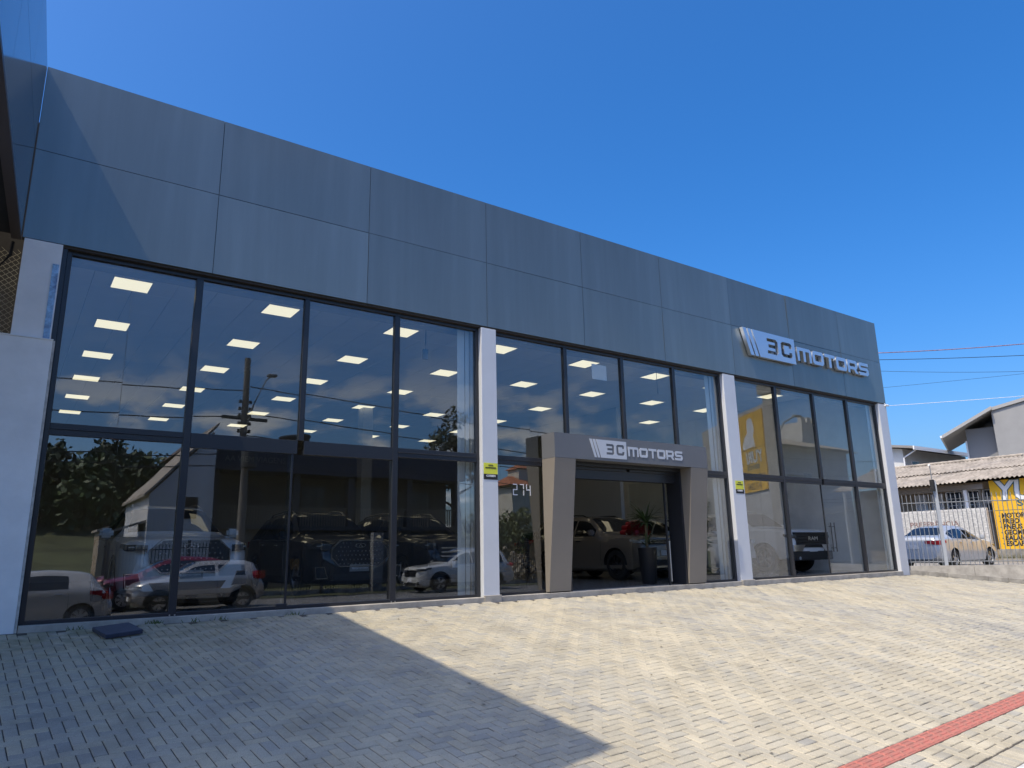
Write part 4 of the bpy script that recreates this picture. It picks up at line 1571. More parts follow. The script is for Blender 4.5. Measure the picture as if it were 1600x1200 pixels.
COMPACT = dict(HATCH, L=3.72, W=1.64, round=.55, nose=.16,
               top=[(0, .56), (.03, .78), (.1, .88), (.35, .96), (.82, 1.03), (.9, 1.05), (1.62, 1.41), (1.9, 1.455), (2.4, 1.47), (3.1, 1.45), (3.42, 1.38), (3.62, .98), (3.70, .84), (3.72, .6)],
               belt=[(0, .54), (.2, .86), (1.0, .93), (2.8, .98), (3.6, .96), (3.72, .58)],
               axles=(.70, 3.06), wheel=.295, windows=[(1.20, 2.20), (2.30, 3.10)], seams=(1.04, 2.26), handles=(2.0,), mirror=1.20,
               bot=[(0, .26), (.3, .19), (3.4, .19), (3.72, .32)], rw=[(0, .80), (.9, .86), (1.6, .70), (1.9, .66), (3.2, .64), (3.72, .76)],
               windscreen=(.95, 1.68), rear_glass=(3.42, 3.58), headlight=(.44, .76, .66, .82, .32), taillight=(.56, .78, .86, 1.12, .14), cladding=1,
               head_m=M_HEAD, handle_m=M_TRIM, mirror_m=M_TRIM)
SEDAN = dict(L=4.62, W=1.78, round=.62, nose=.2, tail=.16,
             top=[(0, .54), (.03, .70), (.12, .78), (.4, .88), (1.1, .98), (1.18, 1.0), (2.0, 1.39), (2.35, 1.455), (2.9, 1.46), (3.4, 1.38), (4.0, 1.10), (4.12, 1.075), (4.5, 1.06), (4.58, 1.0), (4.62, .62)],
             belt=[(0, .50), (.2, .76), (1.1, .90), (3.6, .98), (4.5, .96), (4.62, .6)],
             bot=[(0, .26), (.3, .18), (4.2, .18), (4.62, .32)],
             rw=[(0, .78), (1.1, .84), (1.9, .68), (2.3, .62), (3.3, .60), (4.0, .72), (4.62, .8)],
             axles=(.92, 3.62), wheel=.315, windows=[(1.50, 2.42), (2.49, 3.35), (3.38, 3.62)], seams=(1.30, 2.45, 3.42), handles=(2.24, 3.12), mirror=1.50,
             headlight=(.50, .82, .64, .76, .36), taillight=(.40, .82, .78, .93, .30), windscreen=(1.22, 2.06), rear_glass=(3.40, 3.98),
             plate=(.36,), rplate=.66, front=front_bar, grille_z=(.52, .60), grille_w=.45, intake=(.55, .26, .38), win_trim=False, spokes=5)
PICKUP = dict(SUV, L=5.4, W=2.00, round=.40, nose=.08, tail=.04,
              top=[(0, .80), (.02, 1.12), (.06, 1.20), (.2, 1.26), (1.3, 1.32), (1.40, 1.34), (2.02, 1.80), (2.3, 1.88), (3.3, 1.88), (3.55, 1.80), (3.72, 1.30), (5.3, 1.28), (5.38, 1.2), (5.4, .8)],
              belt=[(0, .76), (.2, 1.18), (1.3, 1.24), (3.6, 1.26), (5.3, 1.24), (5.4, .76)], bot=[(0, .42), (.3, .34), (5.0, .34), (5.4, .5)],
              rw=[(0, .88), (1.3, .90), (2.0, .76), (2.3, .72), (3.5, .70), (5.4, .9)],
              axles=(1.0, 4.4), wheel=.42, windows=[(1.72, 2.58), (2.66, 3.46)], seams=(1.5, 2.62, 3.56), handles=(2.36, 3.3), mirror=1.72,
              headlight=(.72, .95, .98, 1.10, .18), taillight=(.80, .97, .9, 1.2, .1), windscreen=(1.46, 2.10), rear_glass=(3.56, 3.68),
              rails=None, cladding=None, plate=(.50,), dealer=False, front=front_pickup, intake=(.6, .40, .44), drl=False, head_m=M_HEADD)


def place(car, x, y, z, rz, y_is_front=False, L=None):
    if y_is_front:
        y = y + L / 2
    car.location = (x, y, z)
    car.rotation_euler = (0, 0, rz)
    return car


FLOOR = 0.021
INDOOR = 'cars on show behind the glass'
c, S_ = make_car(SUV, CHERY_W, 'white SUV with studded octagonal grille facing out through the left window', 'show_car', 'car', INDOOR)
place(c, 2.42, 1.22, FLOOR, 0, True, SUV['L'])
c, S_ = make_car(dict(SUV), CHERY_D, 'near black SUV with studded chrome rimmed grille behind the sliding doors', 'show_car', 'car', INDOOR)
place(c, 5.72, 2.45, FLOOR, 0, True, SUV['L'])
c, S_ = make_car(dict(SUV_B), paint('black blue paint', (0.010, 0.012, 0.018), 0.2), 'dark blue SUV behind the pane left of the first grey column', 'show_car', 'car', INDOOR)
place(c, 8.25, 2.9, FLOOR, 0, True, SUV['L'])
c, S_ = make_car(JEEP, paint('sand metallic paint', (0.24, 0.205, 0.17), 0.35), 'sand coloured SUV with black roof and red bow in the open entrance', 'show_car', 'car', INDOOR)
place(c, 14.02, 2.25, FLOOR, 0, True, JEEP['L'])
JEEP_X, JEEP_Y = 14.02, 2.25
c, S_ = make_car(dict(SUV_B, head_m=M_HEAD), paint('silver paint', (0.50, 0.52, 0.54), 0.5), 'silver SUV facing out behind the second grey column', 'show_car', 'car', INDOOR)
place(c, 17.05, 2.35, FLOOR, 0, True, SUV['L'])
c, S_ = make_car(PICKUP, paint('pearl white paint', (0.70, 0.70, 0.70)), 'white pickup with a black grille behind the right hand glass door', 'show_car', 'pickup', INDOOR)
place(c, 19.75, 1.75, FLOOR, 0, True, PICKUP['L'])
c, S_ = make_car(dict(SUV_B, rails=None), paint('graphite paint', (0.020, 0.021, 0.024), 0.3), 'black SUV in the second row behind the sand coloured one', 'show_car', 'car', INDOOR)
place(c, 17.6, 8.2, FLOOR, 0, True, SUV['L'])

# red gift bow on the sand coloured SUV
M_BOW = mat('red satin', (0.42, 0.010, 0.022), 0.38, spec=0.6, var=0.2, vscale=6)
bow = thing('gift_bow', 'big red satin bow resting on the bonnet of the sand coloured SUV', 'bow', (JEEP_X - .05, JEEP_Y + 1.0, 1.16))
for k in range(7):
    a = math.pi * (0.04 + .92 * k / 6)
    c_, s_ = math.cos(a), math.sin(a)
    rows = []
    for i in range(15):
        t = i / 14 * 2 * math.pi
        rad = .34 * (1 - math.cos(t)) / 2 * 1.25
        oz = .13 * math.sin(t)
        wdt = .11 * (0.45 + 0.55 * (1 - math.cos(t)) / 2)
        rows.append([(c_ * rad * 1.15 - s_ * oz, -w_, .03 + s_ * rad * .85 + c_ * oz * .8) for w_ in (-wdt, 0, wdt)])
    MB().grid(rows).build('loop', M_BOW, bow, fix=False, smooth=60)
MB().lathe([(0.001, -.1), (.08, -.06), (.1, 0), (.08, .06), (.001, .1)], 14, 'x', (0, 0, .06)).build('knot', M_BOW, bow, smooth=60)
for sx in (-1, 1):
    rows = [[(sx * (.05 + .07 * i), -.02 * i - dy, .05 - .012 * i) for dy in (-.08, .08)] for i in range(9)]
    MB().grid(rows).build('tail', M_BOW, bow, fix=False, smooth=60)

# potted dracaena in the entrance
PL = thing('potted_plant', 'spiky dracaena in a tall black planter at the entrance', 'plant', (12.12, 1.05, FLOOR))
MB().lathe([(0.001, 0), (.15, 0), (.165, .02), (.215, .78), (.225, .80), (.20, .80), (.195, .74), (.001, .74)], 28).build('planter', mat('matt black planter', (.014, .015, .017), .5), PL, smooth=40)
MB().tube([(0, 0, .74), (.02, .01, 1.0), (-.01, 0, 1.25), (.0, .01, 1.42)], [.035, .032, .028, .025], 10).build('stem', mat('plant cane', (.16, .12, .07), .8, var=.3, vscale=14), PL, smooth=60)
M_LEAF = mat('dracaena leaf', (.045, .085, .022), .42, var=.4, vscale=5)
for mk in range(4):
    rows = []
    l = (.55, .62, .5, .45)[mk]
    dr = (.18, .42, .62, .3)[mk]
    for i in range(9):
        t = i / 8
        w = .022 * math.sin(math.pi * min(1, t * .92 + .12)) + .002
        rx = l * (t * .75)
        rz = l * (t * (1.0 - dr) - dr * t * t * 1.1)
        rows.append([(rx, -w, rz), (rx, 0, rz - .006), (rx, w, rz)])
    lm = MB().grid(rows).mesh('leaf', M_LEAF, fix=False, smooth=60)
    for k in range(13):
        o = link('leaf', lm, PL)
        o.location = (0, 0, 1.40 + random.uniform(-.12, .05) if mk < 3 else .80)
        o.rotation_euler = (random.uniform(-.2, .2), random.uniform(-.55, .1) if mk < 3 else random.uniform(-.9, 0), random.uniform(0, 6.28))

# ================================================================== RIGHT-HAND SIDE
lot = MB()
lot.add([(21.95, 0.0, -0.06), (27.2, -6.6, -0.06), (60, -7.5, 0.2), (60, 40, 0.25), (21.95, 40, -0.06)], [(0, 1, 2, 3, 4)])
tag(lot.build('side_yard', mat('yard concrete', (0.30, 0.28, 0.25), 0.92, var=0.35, vscale=0.8, bump=0.3, bscale=20), fix=False), kind='structure')


def wl_pt(t, off=0.0):
    """point t metres along the retaining wall, off metres beyond its face"""
    return Vector((WALL_P[0] + WALL_D.x * t - WALL_D.y * off, WALL_P[1] + WALL_D.y * t + WALL_D.x * off, 0))


RW = thing('retaining_wall', 'low rendered wall with a stepped kerb carrying the bar fence at the right', 'wall', (0, 0, 0))
for q in range(5):
    a, b = wl_pt(q * 1.72 + .004), wl_pt(q * 1.72 + 1.716)
    c, d = wl_pt(q * 1.72 + 1.716, .20), wl_pt(q * 1.72 + .004, .20)
    za, zb = -1.5, -1.5
    MB().hexa([(p.x, p.y, -1.6) for p in (a, b, c, d)] + [(p.x, p.y, 0.155) for p in (a, b, c, d)]).build('wall_section', M_CONC, RW)
for q in range(17):
    a, b = wl_pt(q * .5 + .004, -.09), wl_pt(q * .5 + .496, -.09)
    c, d = wl_pt(q * .5 + .496, -.003), wl_pt(q * .5 + .004, -.003)
    zt = [gz(p.x, p.y) + .115 for p in (a, b, c, d)]
    MB().hexa([(p.x, p.y, gz(p.x, p.y) - .2) for p in (a, b, c, d)] + [(p.x, p.y, z) for p, z in zip((a, b, c, d), zt)]).build('kerb_block', M_CONC_D, RW)

M_GALV = mat('galvanised bar', (0.23, 0.24, 0.25), 0.55, 0.2, var=0.2, vscale=20)
FN = thing('bar_fence', 'light grey fence of upright pointed bars on the low wall beside the showroom', 'fence', (0, 0, 0))
ang = math.atan2(WALL_D.y, WALL_D.x)
barm = MB()
barm.box(-.008, .008, -.008, .008, 0.0, 2.0)
barm.add([(-.009, -.009, 2.0), (.009, -.009, 2.0), (.009, .009, 2.0), (-.009, .009, 2.0), (0, 0, 2.07)], [(0, 1, 4), (1, 2, 4), (2, 3, 4), (3, 0, 4)])
bar_me = barm.mesh('fence_bar', M_GALV)
t = .14
k = 0
while t < 8.4:
    p = wl_pt(t, .10)
    o = link('fence_bar', bar_me, FN, (p.x, p.y, .157))
    o.rotation_euler = (0, 0, ang)
    t += .118
    k += 1
for z in (.26, 1.96):
    a, b = wl_pt(.10, .125), wl_pt(8.4, .125)
    MB().tube([(a.x, a.y, z), (b.x, b.y, z)], .016, 6).build('fence_rail', M_GALV, FN)
for t in (1.06, 3.9, 6.7):
    p = wl_pt(t, .12)
    MB().box(-.045, .045, -.045, .045, 0, 2.45).build('fence_post', mat('painted post', (0.36, 0.38, 0.40), 0.5), FN, loc=(p.x, p.y, .156)).rotation_euler = (0, 0, ang)
p = wl_pt(1.06, .12)
sp = thing('sensor_mast', 'thin mast with a black sensor box on the fence post by the showroom corner', 'mast', (p.x, p.y, 2.607))
MB().tube([(0, 0, 0), (0, 0, .44)], .014, 8).build('mast', M_GALV, sp)
bx('sensor', -.07, .04, -.05, .05, -.32, .02, M_INK, sp, .008)
sp.location.x -= .10
MB().tube([(-.0, 0, .44), (-.05, 0, .46)], .03, 8).build('cap', M_WPR, sp)
# grass along the wall foot on the yard side
gr = MB()
for q in range(420):
    t = random.choice((random.gauss(1.2, .35), random.gauss(3.4, .5), random.uniform(.4, 6)))
    p = wl_pt(max(.2, t), .34 + abs(random.gauss(0, .12)))
    h = random.uniform(.12, .42)
    a = random.uniform(0, 6.28)
    dx, dy = math.cos(a) * h * .35, math.sin(a) * h * .35
    gr.add([(p.x - .006, p.y, -.06), (p.x + .006, p.y, -.06), (p.x + dx, p.y + dy, h)], [(0, 1, 2)])
for q in range(900):
    x, y = 33.3 + random.uniform(-.5, .5), random.uniform(-2.5, 2.8)
    h = random.uniform(.06, .25)
    a = random.uniform(0, 6.28)
    gr.add([(x - .012, y, .14), (x + .012, y, .14), (x + math.cos(a) * h * .5, y + math.sin(a) * h * .5, .14 + h)], [(0, 1, 2)])
tag(gr.build('grass_tufts', mat('dry grass', (0.12, 0.135, 0.045), .8, var=.4, vscale=30), fix=False), 'thin grass tufts behind the bar fence and at the mural foot', 'grass', kind='stuff')

c, S_ = make_car(SEDAN, paint('silver sedan paint', (0.50, 0.52, 0.54), 0.25), 'silver saloon seen from behind through the bar fence', 'parked_car', 'car')
place(c, 27.95, 1.72, -.05, R(90))

# single storey house with corrugated roof
M_OCHRE = mat('ochre render', (0.42, 0.34, 0.25), .9, var=.15, vscale=3)
M_WBRICK = mat('white painted brick', (0.58, 0.56, 0.52), .9, var=.35, vscale=14, bump=.5, bscale=26)
M_ROOF = mat('weathered fibre cement', (0.36, 0.31, 0.25), .95, var=.4, vscale=2.2, bump=.2, bscale=40)
HS = thing('corrugated_house', 'low ochre house with a weathered corrugated roof behind the parked saloon', 'house', (34.0, 0, 0))
# local: x = away from the viewer
bx('house_wall', 1.3, 8.0, -8.5, 12.0, -.1, 3.4, M_OCHRE, HS)
bx('porch_beam', -.15, .05, 2.5, 9.0, 3.0, 3.22, mat('beam', (.20, .17, .14), .8), HS)
bx('porch_post', -.12, .02, 3.17, 3.31, 2.2, 3.0, M_WPR, HS)
for q, (a, b) in enumerate(((5.98, 5.48), (5.30, 4.75))):
    bx('shutter_door', 1.24, 1.299, b, a, 1.0, 3.0, M_WPR, HS)
for (a, b) in ((4.55, 3.92), (3.76, 3.22), (3.02, 2.55)):
    w = bx('window_frame', 1.22, 1.299, b - .06, a + .06, 2.1, 3.06, M_WPR, HS)
    cx = (1.22 + 1.299) / 2
    for i in range(2):
        for j in range(3):
            y0 = b + (a - b) * i / 2 + .02
            z0 = .05 + j * .30
            o = bx('pane', -.048, -.041, y0 - (a + b) / 2, y0 + (a - b) / 2 - .04 - (a + b) / 2, z0, z0 + .26, mat('dark pane', (.03, .035, .045), .1), w)
    curt = MB()
    for k in range(5):
        curt.box(-.052, -.049, -.18 + k * .02, -.165 + k * .02, .06, .5)
    curt.build('curtain', M_WPR, w)
bx('air_conditioner', .95, 1.219, 2.55, 2.95, 2.45, 2.72, M_WPR, HS, .02)
# roof sheets (two slopes up to a ridge)


def roof_sheet(y0, y1, x0, z0, x1, z1, parent, pitch=.177, amp=.03):
    mb = MB()
    n = int((y1 - y0) / pitch * 8)
    rows = []
    for (x, z) in ((x0, z0), (x1, z1)):
        rows.append([(x, y0 + (y1 - y0) * i / n, z + amp * math.cos(2 * math.pi * (y0 + (y1 - y0) * i / n) / pitch)) for i in range(n + 1)])
    rows2 = [[(x, y, z - .008) for x, y, z in r] for r in rows]
    mb.grid(rows)
    mb.grid(rows2, flip=True)
    a = len(rows[0])
    mb.add([rows[0][i] for i in range(a)] + [rows2[0][i] for i in range(a)], [(i, i + 1, a + i + 1, a + i) for i in range(a - 1)])
    return mb.build('roof_sheet', M_ROOF, parent, fix=False, smooth=50)


for q in range(19):
    y0 = -9.0 + q * 1.08
    dz = .012 * (q % 2) + RNG.normal(0, .006)
    lo = (-.42, 3.42 - (0.0 if y0 < 2.6 else 0.0))
    if y0 < 2.4:
        roof_sheet(y0, y0 + 1.12, -.45, 3.38 + dz, 1.7, 3.98 + dz, HS)
    else:
        roof_sheet(y0, y0 + 1.12, -.75, 3.30 + dz, 1.7, 3.96 + dz, HS)
    roof_sheet(y0, y0 + 1.12, 1.5, 3.95 + dz + .02, 3.9, 4.62 + dz, HS)
    roof_sheet(y0, y0 + 1.12, 8.2, 3.4 + dz, 3.88, 4.62 + dz, HS)
rc = MB()
for q in range(70):
    y0 = -9.0 + q * .3
    rc.lathe([(.001, y0), (.07, y0), (.085, y0 + .31), (.001, y0 + .31)], 10, 'z')
    n0 = len(rc.v) - 40
    for i in range(n0, len(rc.v)):
        x, y, z = rc.v[i]
        rc.v[i] = (3.89 + x, z, 4.66 + y)
rc.build('ridge_caps', M_ROOF, HS, smooth=40)
bw_ = thing('brick_wall', 'white painted brick front wall with faded lettering behind the parked saloon', 'wall', (33.6, 0, 0))
bx('wall', -.1, .1, 2.38, 12.0, -.1, 2.2, M_WBRICK, bw_)
bk = MB()
for r_ in range(22):
    for q in range(18):
        y0 = 2.40 + q * .26 + (.13 if r_ % 2 else 0)
        bk.box(-.108 - .004 * ((q * 7 + r_ * 3) % 3), -.1005, y0 + .006, y0 + .252, .30 + r_ * .085 + .005, .30 + r_ * .085 + .080)
tag(bk.build('brick_courses', M_WBRICK, bw_), kind='stuff')
o = link('painted_word', text_mesh('painted_word', 'PREFERÊNCIA', .30, mat('faded red paint', (.24, .12, .10), .9, var=.4, vscale=20), .004, xs=1.12), bw_, (-.122, 5.55, 1.50))
o.rotation_euler = (0, 0, R(-90))

M_MUR = mat('yellow wall paint', (0.78, 0.44, 0.018), .75, var=.08, vscale=3)
MU = thing('painted_mural', 'yellow painted garage advert wall listing services at the right picture edge', 'mural wall', (33.98, 2.30, 0), R(-90))
bx('mural_wall', 0, 7.0, 0, .22, .50, 3.32, M_MUR, MU)
bx('mural_plinth', -.05, 7.0, -.02, .26, -.1, .498, M_CONC_D, MU)
M_TEAL = mat('teal paint', (.03, .10, .11), .7)
for (tx, sz, x, z, m_, xs, b_, d) in (('YURI', 1.10, .20, 2.50, M_TEAL, .95, .065, .003), ('YURI', 1.10, .20, 2.50, M_WPR, .95, .030, .006),
                                   ('SERVICE', .36, .92, 2.22, M_TEAL, 1.3, .012, .004)):
    link('painted_word', text_mesh('painted_word', tx, sz, m_, d, bold=b_, xs=xs, shear=.12 if tx == 'YURI' else 0), MU, (x, -d - .001, z))
bx('painted_line', .02, 6.9, -.003, -.0005, 2.06, 2.08, M_TEAL, MU)
for q, w_ in enumerate(('MOTOR', 'FREIO', 'PNEUS', 'GEOMETRIA', 'BALANCEAMENTO', 'ESCAPAMENTO')):
    link('painted_word', text_mesh('painted_word', w_, .27, M_INK, .004, bold=.012, xs=.86, shear=.1), MU, (.27, -.005, 1.76 - q * .226))
    bx('bullet', .165, .205, -.004, -.0005, 1.82 - q * .226, 1.86 - q * .226, M_TEAL, MU)

# two storey houses beyond
M_LHW = mat('off white render', (.62, .61, .58), .85, var=.1, vscale=1)
LH = thing('white_house', 'white two storey house with a low pitched roof above the corrugated one', 'house', (50.0, 13.4, 0), 0.0)
# local x = along the eave side (away), y = back
MB().prism([(0, -.5), (0, 7.15), (3.6, 7.75), (7.2, 7.15), (7.2, -.5)], 0, 9.5, 'x').build('wall', M_LHW, LH)
for (sy, sz, ey, ez) in ((-1.0, 7.05, 3.6, 7.80), (8.2, 7.05, 3.6, 7.80)):
    MB().prism([(sy, sz), (ey, ez), (ey, ez + .16), (sy, sz + .16)], -.6, 10.2, 'x').build('roof', mat('pale roof', (.26, .24, .22), .9), LH)
MB().box(-.6, 10.2, -1.08, -1.0, 6.95, 7.20).build('gutter', M_WPR, LH)
MB().tube([(-.05, -.95, 7.0), (-.2, -.3, 6.6), (-.2, -.12, 6.5), (-.2, -.12, 0)], .05, 8).build('downpipe', M_WPR, LH)
for x in (1.0, 4.6, 7.0):
    w = bx('window', x, x + 1.1, -.03, -.002, 5.3, 6.4, M_WPR, LH)
    bx('pane', -.48, -.02, -.025, -.016, .07, 1.03, mat('dark pane', (.03, .035, .045), .1), w)
    bx('pane', .02, .48, -.025, -.016, .07, 1.03, mat('dark pane', (.03, .035, .045), .1), w)
RH = thing('grey_house', 'tall grey rendered house with a rising roof verge at the right edge', 'house', (48.8, 7.2, 0), R(-69))
M_RH = mat('mid grey render', (.30, .295, .285), .85, var=.08, vscale=1)
M_EAVE = mat('painted eave', (.36, .35, .33), .8)
MB().prism([(0, -.5), (0, 8.62), (6.5, 10.1), (13, 8.6), (13, -.5)], 0.0, 8.0, 'y').build('wall', M_RH, RH)
bx('recessed_wall', -1.5, -.002, .9, 6.0, -.5, 7.75, mat('shaded grey render', (.25, .25, .255), .85), RH)  # darker copy of the wall render, roof overhang's shade put into the colour
MB().prism([(-2.75, 7.15), (.04, 8.66), (.04, 8.86), (-2.75, 7.35)], -.5, 7.5, 'y').build('roof', M_EAVE, RH)
MB().prism([(.05, 8.64), (6.5, 10.12), (13.4, 8.55), (13.4, 8.75), (6.5, 10.32), (.05, 8.84)], -.12, 8.2, 'y').build('roof', M_EAVE, RH)
bx('gutter', -2.86, -2.76, -.5, 7.5, 7.18, 7.32, M_WPR, RH)
MB().tube([(-1.55, .82, 7.0), (-1.55, .82, 0)], .05, 8).build('downpipe', M_WPR, RH)
w = bx('window', 3.0, 4.4, -.04, -.002, 5.4, 6.7, M_WPR, RH)
bx('pane', -.62, .62, -.026, -.018, .08, 1.22, mat('dark pane', (.03, .035, .045), .1), w)
SHED = thing('far_outbuilding', 'small white outbuilding between the two far houses', 'building', (60, 12.7, 0))
MB().prism([(0, -.2), (0, 6.2), (2, 6.8), (5, 6.3), (5, -.2)], 0, 1.5, 'y').build('wall', M_LHW, SHED)
MB().prism([(-.3, 6.22), (2, 6.9), (2, 7.02), (-.3, 6.34)], -.2, 1.7, 'y').build('roof', M_ROOF, SHED)
MB().prism([(5.3, 6.3), (2, 6.9), (2, 7.02), (5.3, 6.42)], -.2, 1.7, 'y').build('roof', M_ROOF, SHED)


def wire(name, a, b, sag, rad, m, label, cat='cable', group=None):
    a, b = Vector(a), Vector(b)
    pts = []
    for i in range(25):
        t = i / 24
        p = a.lerp(b, t)
        p.z -= sag * 4 * t * (1 - t)
        pts.append(p)
    return tag(MB().tube(pts, rad, 5).build(name, m, smooth=60), label, cat, group)


M_WIRE = mat('black cable sheath', (.015, .015, .016), .6)
M_WIREP = mat('pinkish cable sheath', (.30, .16, .17), .6, var=.5, vscale=6)
wire('cable', (26.0, 9.0, 9.35), (48, -9, 11.2), .9, .020, M_WIREP, 'twisted pinkish cable, uppermost of those right of the showroom roof')
wire('cable', (26.0, 9.0, 9.1), (48, -9, 9.6), .55, .014, M_WIRE, 'dark cable under the pinkish one right of the showroom roof')
wire('cable', (26.0, 9.0, 9.0), (48, -9, 9.1), 1.0, .008, M_WIRE, 'thin sagging cable, lowest of the trio right of the showroom roof')
wire('cable', (36.0, 12.0, 8.2), (62, -9, 10.2), .3, .013, M_WPR, 'pale cable running above the white house to the grey one')
wire('cable', (36.0, 12.0, 9.1), (62, -9, 11.8), .2, .008, M_WIRE, 'thin dark cable crossing the sky above the pale one')

# ================================================================== ACROSS THE STREET (seen mirrored in the glass)
M_GREYW = mat('streaked grey render', (.48, .46, .43), .9, var=.12, vscale=1.2, streak=True)  # one streaked grey, the same on every wall that uses it
M_DKB = mat('dark slate render', (.062, .066, .072), .85, var=.15, vscale=.8)
M_SLAT = mat('tan slats', (.20, .165, .12), .8)
bank = MB()
xs = frange(-60, 110, 60)


def bank_z(x, y):
    base = road_z(x, -12.2) + .02
    d = max(0.0, -17.4 - y)
    rise = .02 * d if x < 21 else min(3.4, max(0, (d - 3.0)) * .22)
    if y < -45 and x < 19:
        rise += min(12.0, (-45 - y) * .22)
    return base + rise + (.15 * math.sin(x * 1.7) * math.sin(y * 1.3) if d > 2 else 0)


bank = sheet(bank_z, xs, frange(-110, -17.3, 60))
tag(bank.build('bank', mat('bank soil', (.075, .082, .032), .95, var=.5, vscale=.35, bump=.4, bscale=4), fix=False, smooth=80), kind='structure')

# fence of dark bars along the far side of the parking strip
F2 = thing('dark_bar_fence', 'long dark fence of close upright bars across the street, mirrored in the glass', 'fence', (0, -18.6, 0))
M_DBAR = mat('dark bar paint', (.03, .03, .032), .5)
b2 = MB().box(-.012, .012, -.012, .012, 0, 1.9).mesh('fence_bar', M_DBAR)
for k in range(185):
    x = 3.2 + k * .115
    link('fence_bar', b2, F2, (x, 0, -.55))
for z in (-.42, 1.15):
    bx('fence_rail', 3.2, 24.5, .013, .035, z, z + .04, M_DBAR, F2)
for k in range(9):
    x = 3.15 + k * 2.66
    bx('fence_post', x - .05, x + .05, .04, .14, -.75, 1.45, M_DBAR, F2)
bx('fence_base', 3.1, 24.6, -.1, .012, -.9, -.55, M_CONC_D, F2)
gp = bx('gate_pillar', 13.3, 13.75, -18.5, -18.2, -.8, 1.75, mat('pillar render', (.20, .20, .19), .9))
tag(gp, 'grey square gate pillar standing in the dark bar fence across the street', 'pillar')

# gabled grey building, dark terrace building
GBL = thing('gable_building', 'sunlit grey gabled building across the street, mirrored in the left window', 'building', (5.0, -23.2, -.8))
MB().prism([(0, 0), (2.55, 0), (2.55, 7.3), (1.35, 5.9), (0, 4.4)], -7.0, 0.0, 'y').build('wall', mat('pale grey render', (.62, .60, .57), .9, var=.15, vscale=.8, streak=True), GBL)
bx('side_window', 1.2, 1.9, .001, .03, 3.3, 4.2, M_DARK, GBL)
MB().prism([(-.2, 4.28), (1.35, 6.0), (2.7, 7.58), (2.7, 7.7), (1.3, 6.1), (-.2, 4.4)], -7.1, .1, 'y').build('roof', M_ROOF, GBL)
bx('lean_to', -1.6, -.002, -2.2, -.4, 0, 2.6, mat('tan render', (.36, .28, .19), .9, var=.2, vscale=2), GBL)
MB().prism([(-1.7, 2.62), (-.002, 3.2), (-.002, 3.3), (-1.7, 2.72)], -2.4, -.2, 'y').build('lean_to_roof', M_ROOF, GBL)
TB = thing('terrace_building', 'dark two storey building with long balcony openings across the street', 'building', (7.75, -24.6, -.8))
bx('lower_storey', 0, 13.6, -8.0, -.003, 0, 2.85, M_DKB, TB)
bx('balcony_slab', -.1, 13.7, -8.0, .25, 2.86, 3.05, M_DKB, TB)
bx('balcony_back', 0, 13.6, -8.0, -1.4, 3.06, 5.60, mat('balcony wall', (.10, .10, .088), .85, var=.2, vscale=1), TB)
bx('roof_band', -.25, 13.8, -8.0, .45, 5.61, 6.75, mat('blue black fascia', (.022, .026, .045), .5), TB)
for x in (0.0, 4.0, 6.9, 10.2, 13.3):
    bx('pier', x, x + .3, -.3, .2, 3.06, 5.60, M_DKB, TB)
sl = MB().box(-.035, .035, 0, .03, 0, .85).mesh('slat', M_SLAT)
for k in range(96):
    x = .4 + k * .135
    if any(abs(x - q - .15) < .25 for q in (0, 4.0, 6.9, 10.2, 13.3)):
        continue
    link('slat', sl, TB, (x, .10, 3.07))
bx('handrail', .3, 13.3, .09, .15, 3.92, 3.98, M_SLAT, TB)
for (x0, x1, z0, z1) in ((1.2, 2.7, 3.1, 5.1), (4.9, 6.2, 3.1, 5.2), (7.8, 9.2, 3.1, 5.2), (10.9, 12.6, 3.1, 5.1)):
    w = bx('window', x0, x1, -1.399, -1.36, z0, z1, M_FRAME, TB)
    for s_ in (-1, 1):
        bx('pane', s_ * (x1 - x0) / 4 - (x1 - x0) / 4 + .05, s_ * (x1 - x0) / 4 + (x1 - x0) / 4 - .05, .0205, .03, .08, z1 - z0 - .08, mat('dark pane', (.03, .035, .045), .1), w)
for (x0, x1) in ((1.0, 3.4), (4.6, 6.4), (8.2, 11.6)):
    bx('garage_door', x0, x1, -.002, .03, 0.05, 2.3, mat('garage door', (.05, .052, .05), .6, var=.2, vscale=3), TB)
bx('meter_box', 4.05, 4.45, 0.0, .1, 1.0, 1.5, mat('orange box', (.35, .18, .05), .6), TB)
bx('roof_tank_base', 4.3, 5.8, -5, -3.5, 6.76, 7.2, M_DKB, TB)
WT = thing('water_tank', 'dark round water tank on the terrace building roof', 'water tank', (12.95, -28.2, 6.41))
MB().lathe([(.001, 0), (.75, 0), (.8, .1), (.8, .75), (.86, .8), (.86, .9), (.2, 1.05), (.001, 1.05)], 28).build('drum', mat('tank plastic', (.03, .03, .035), .6), WT, smooth=40)
HP = thing('hipped_roof_house', 'brown roofed house peeping above the dark terrace building', 'house', (8.2, -34, 0))
bx('wall', 0, 4.0, -5, 0, -1, 6.9, M_GREYW, HP)
MB().add([(-.4, .4, 6.9), (4.4, .4, 6.9), (4.4, -5.4, 6.9), (-.4, -5.4, 6.9), (1.0, -2.5, 8.4), (2.6, -2.5, 8.2)], [(0, 1, 5, 4), (1, 2, 5), (2, 3, 4, 5), (3, 0, 4), (0, 3, 2, 1)]).build('roof', mat('brown tiles', (.12, .085, .06), .9, var=.3, vscale=6), HP)
OH = thing('orange_roof_house', 'small house with orange tiled roofs on the bank, mirrored beside the 274 number', 'house', (41.5, -47.5, 5.2))
bx('wall', 0, 3.6, -4, 0, -4.0, 2.2, mat('cream wall', (.50, .46, .38), .9), OH)
M_ORT = mat('orange tiles', (.36, .13, .06), .9, var=.3, vscale=5)
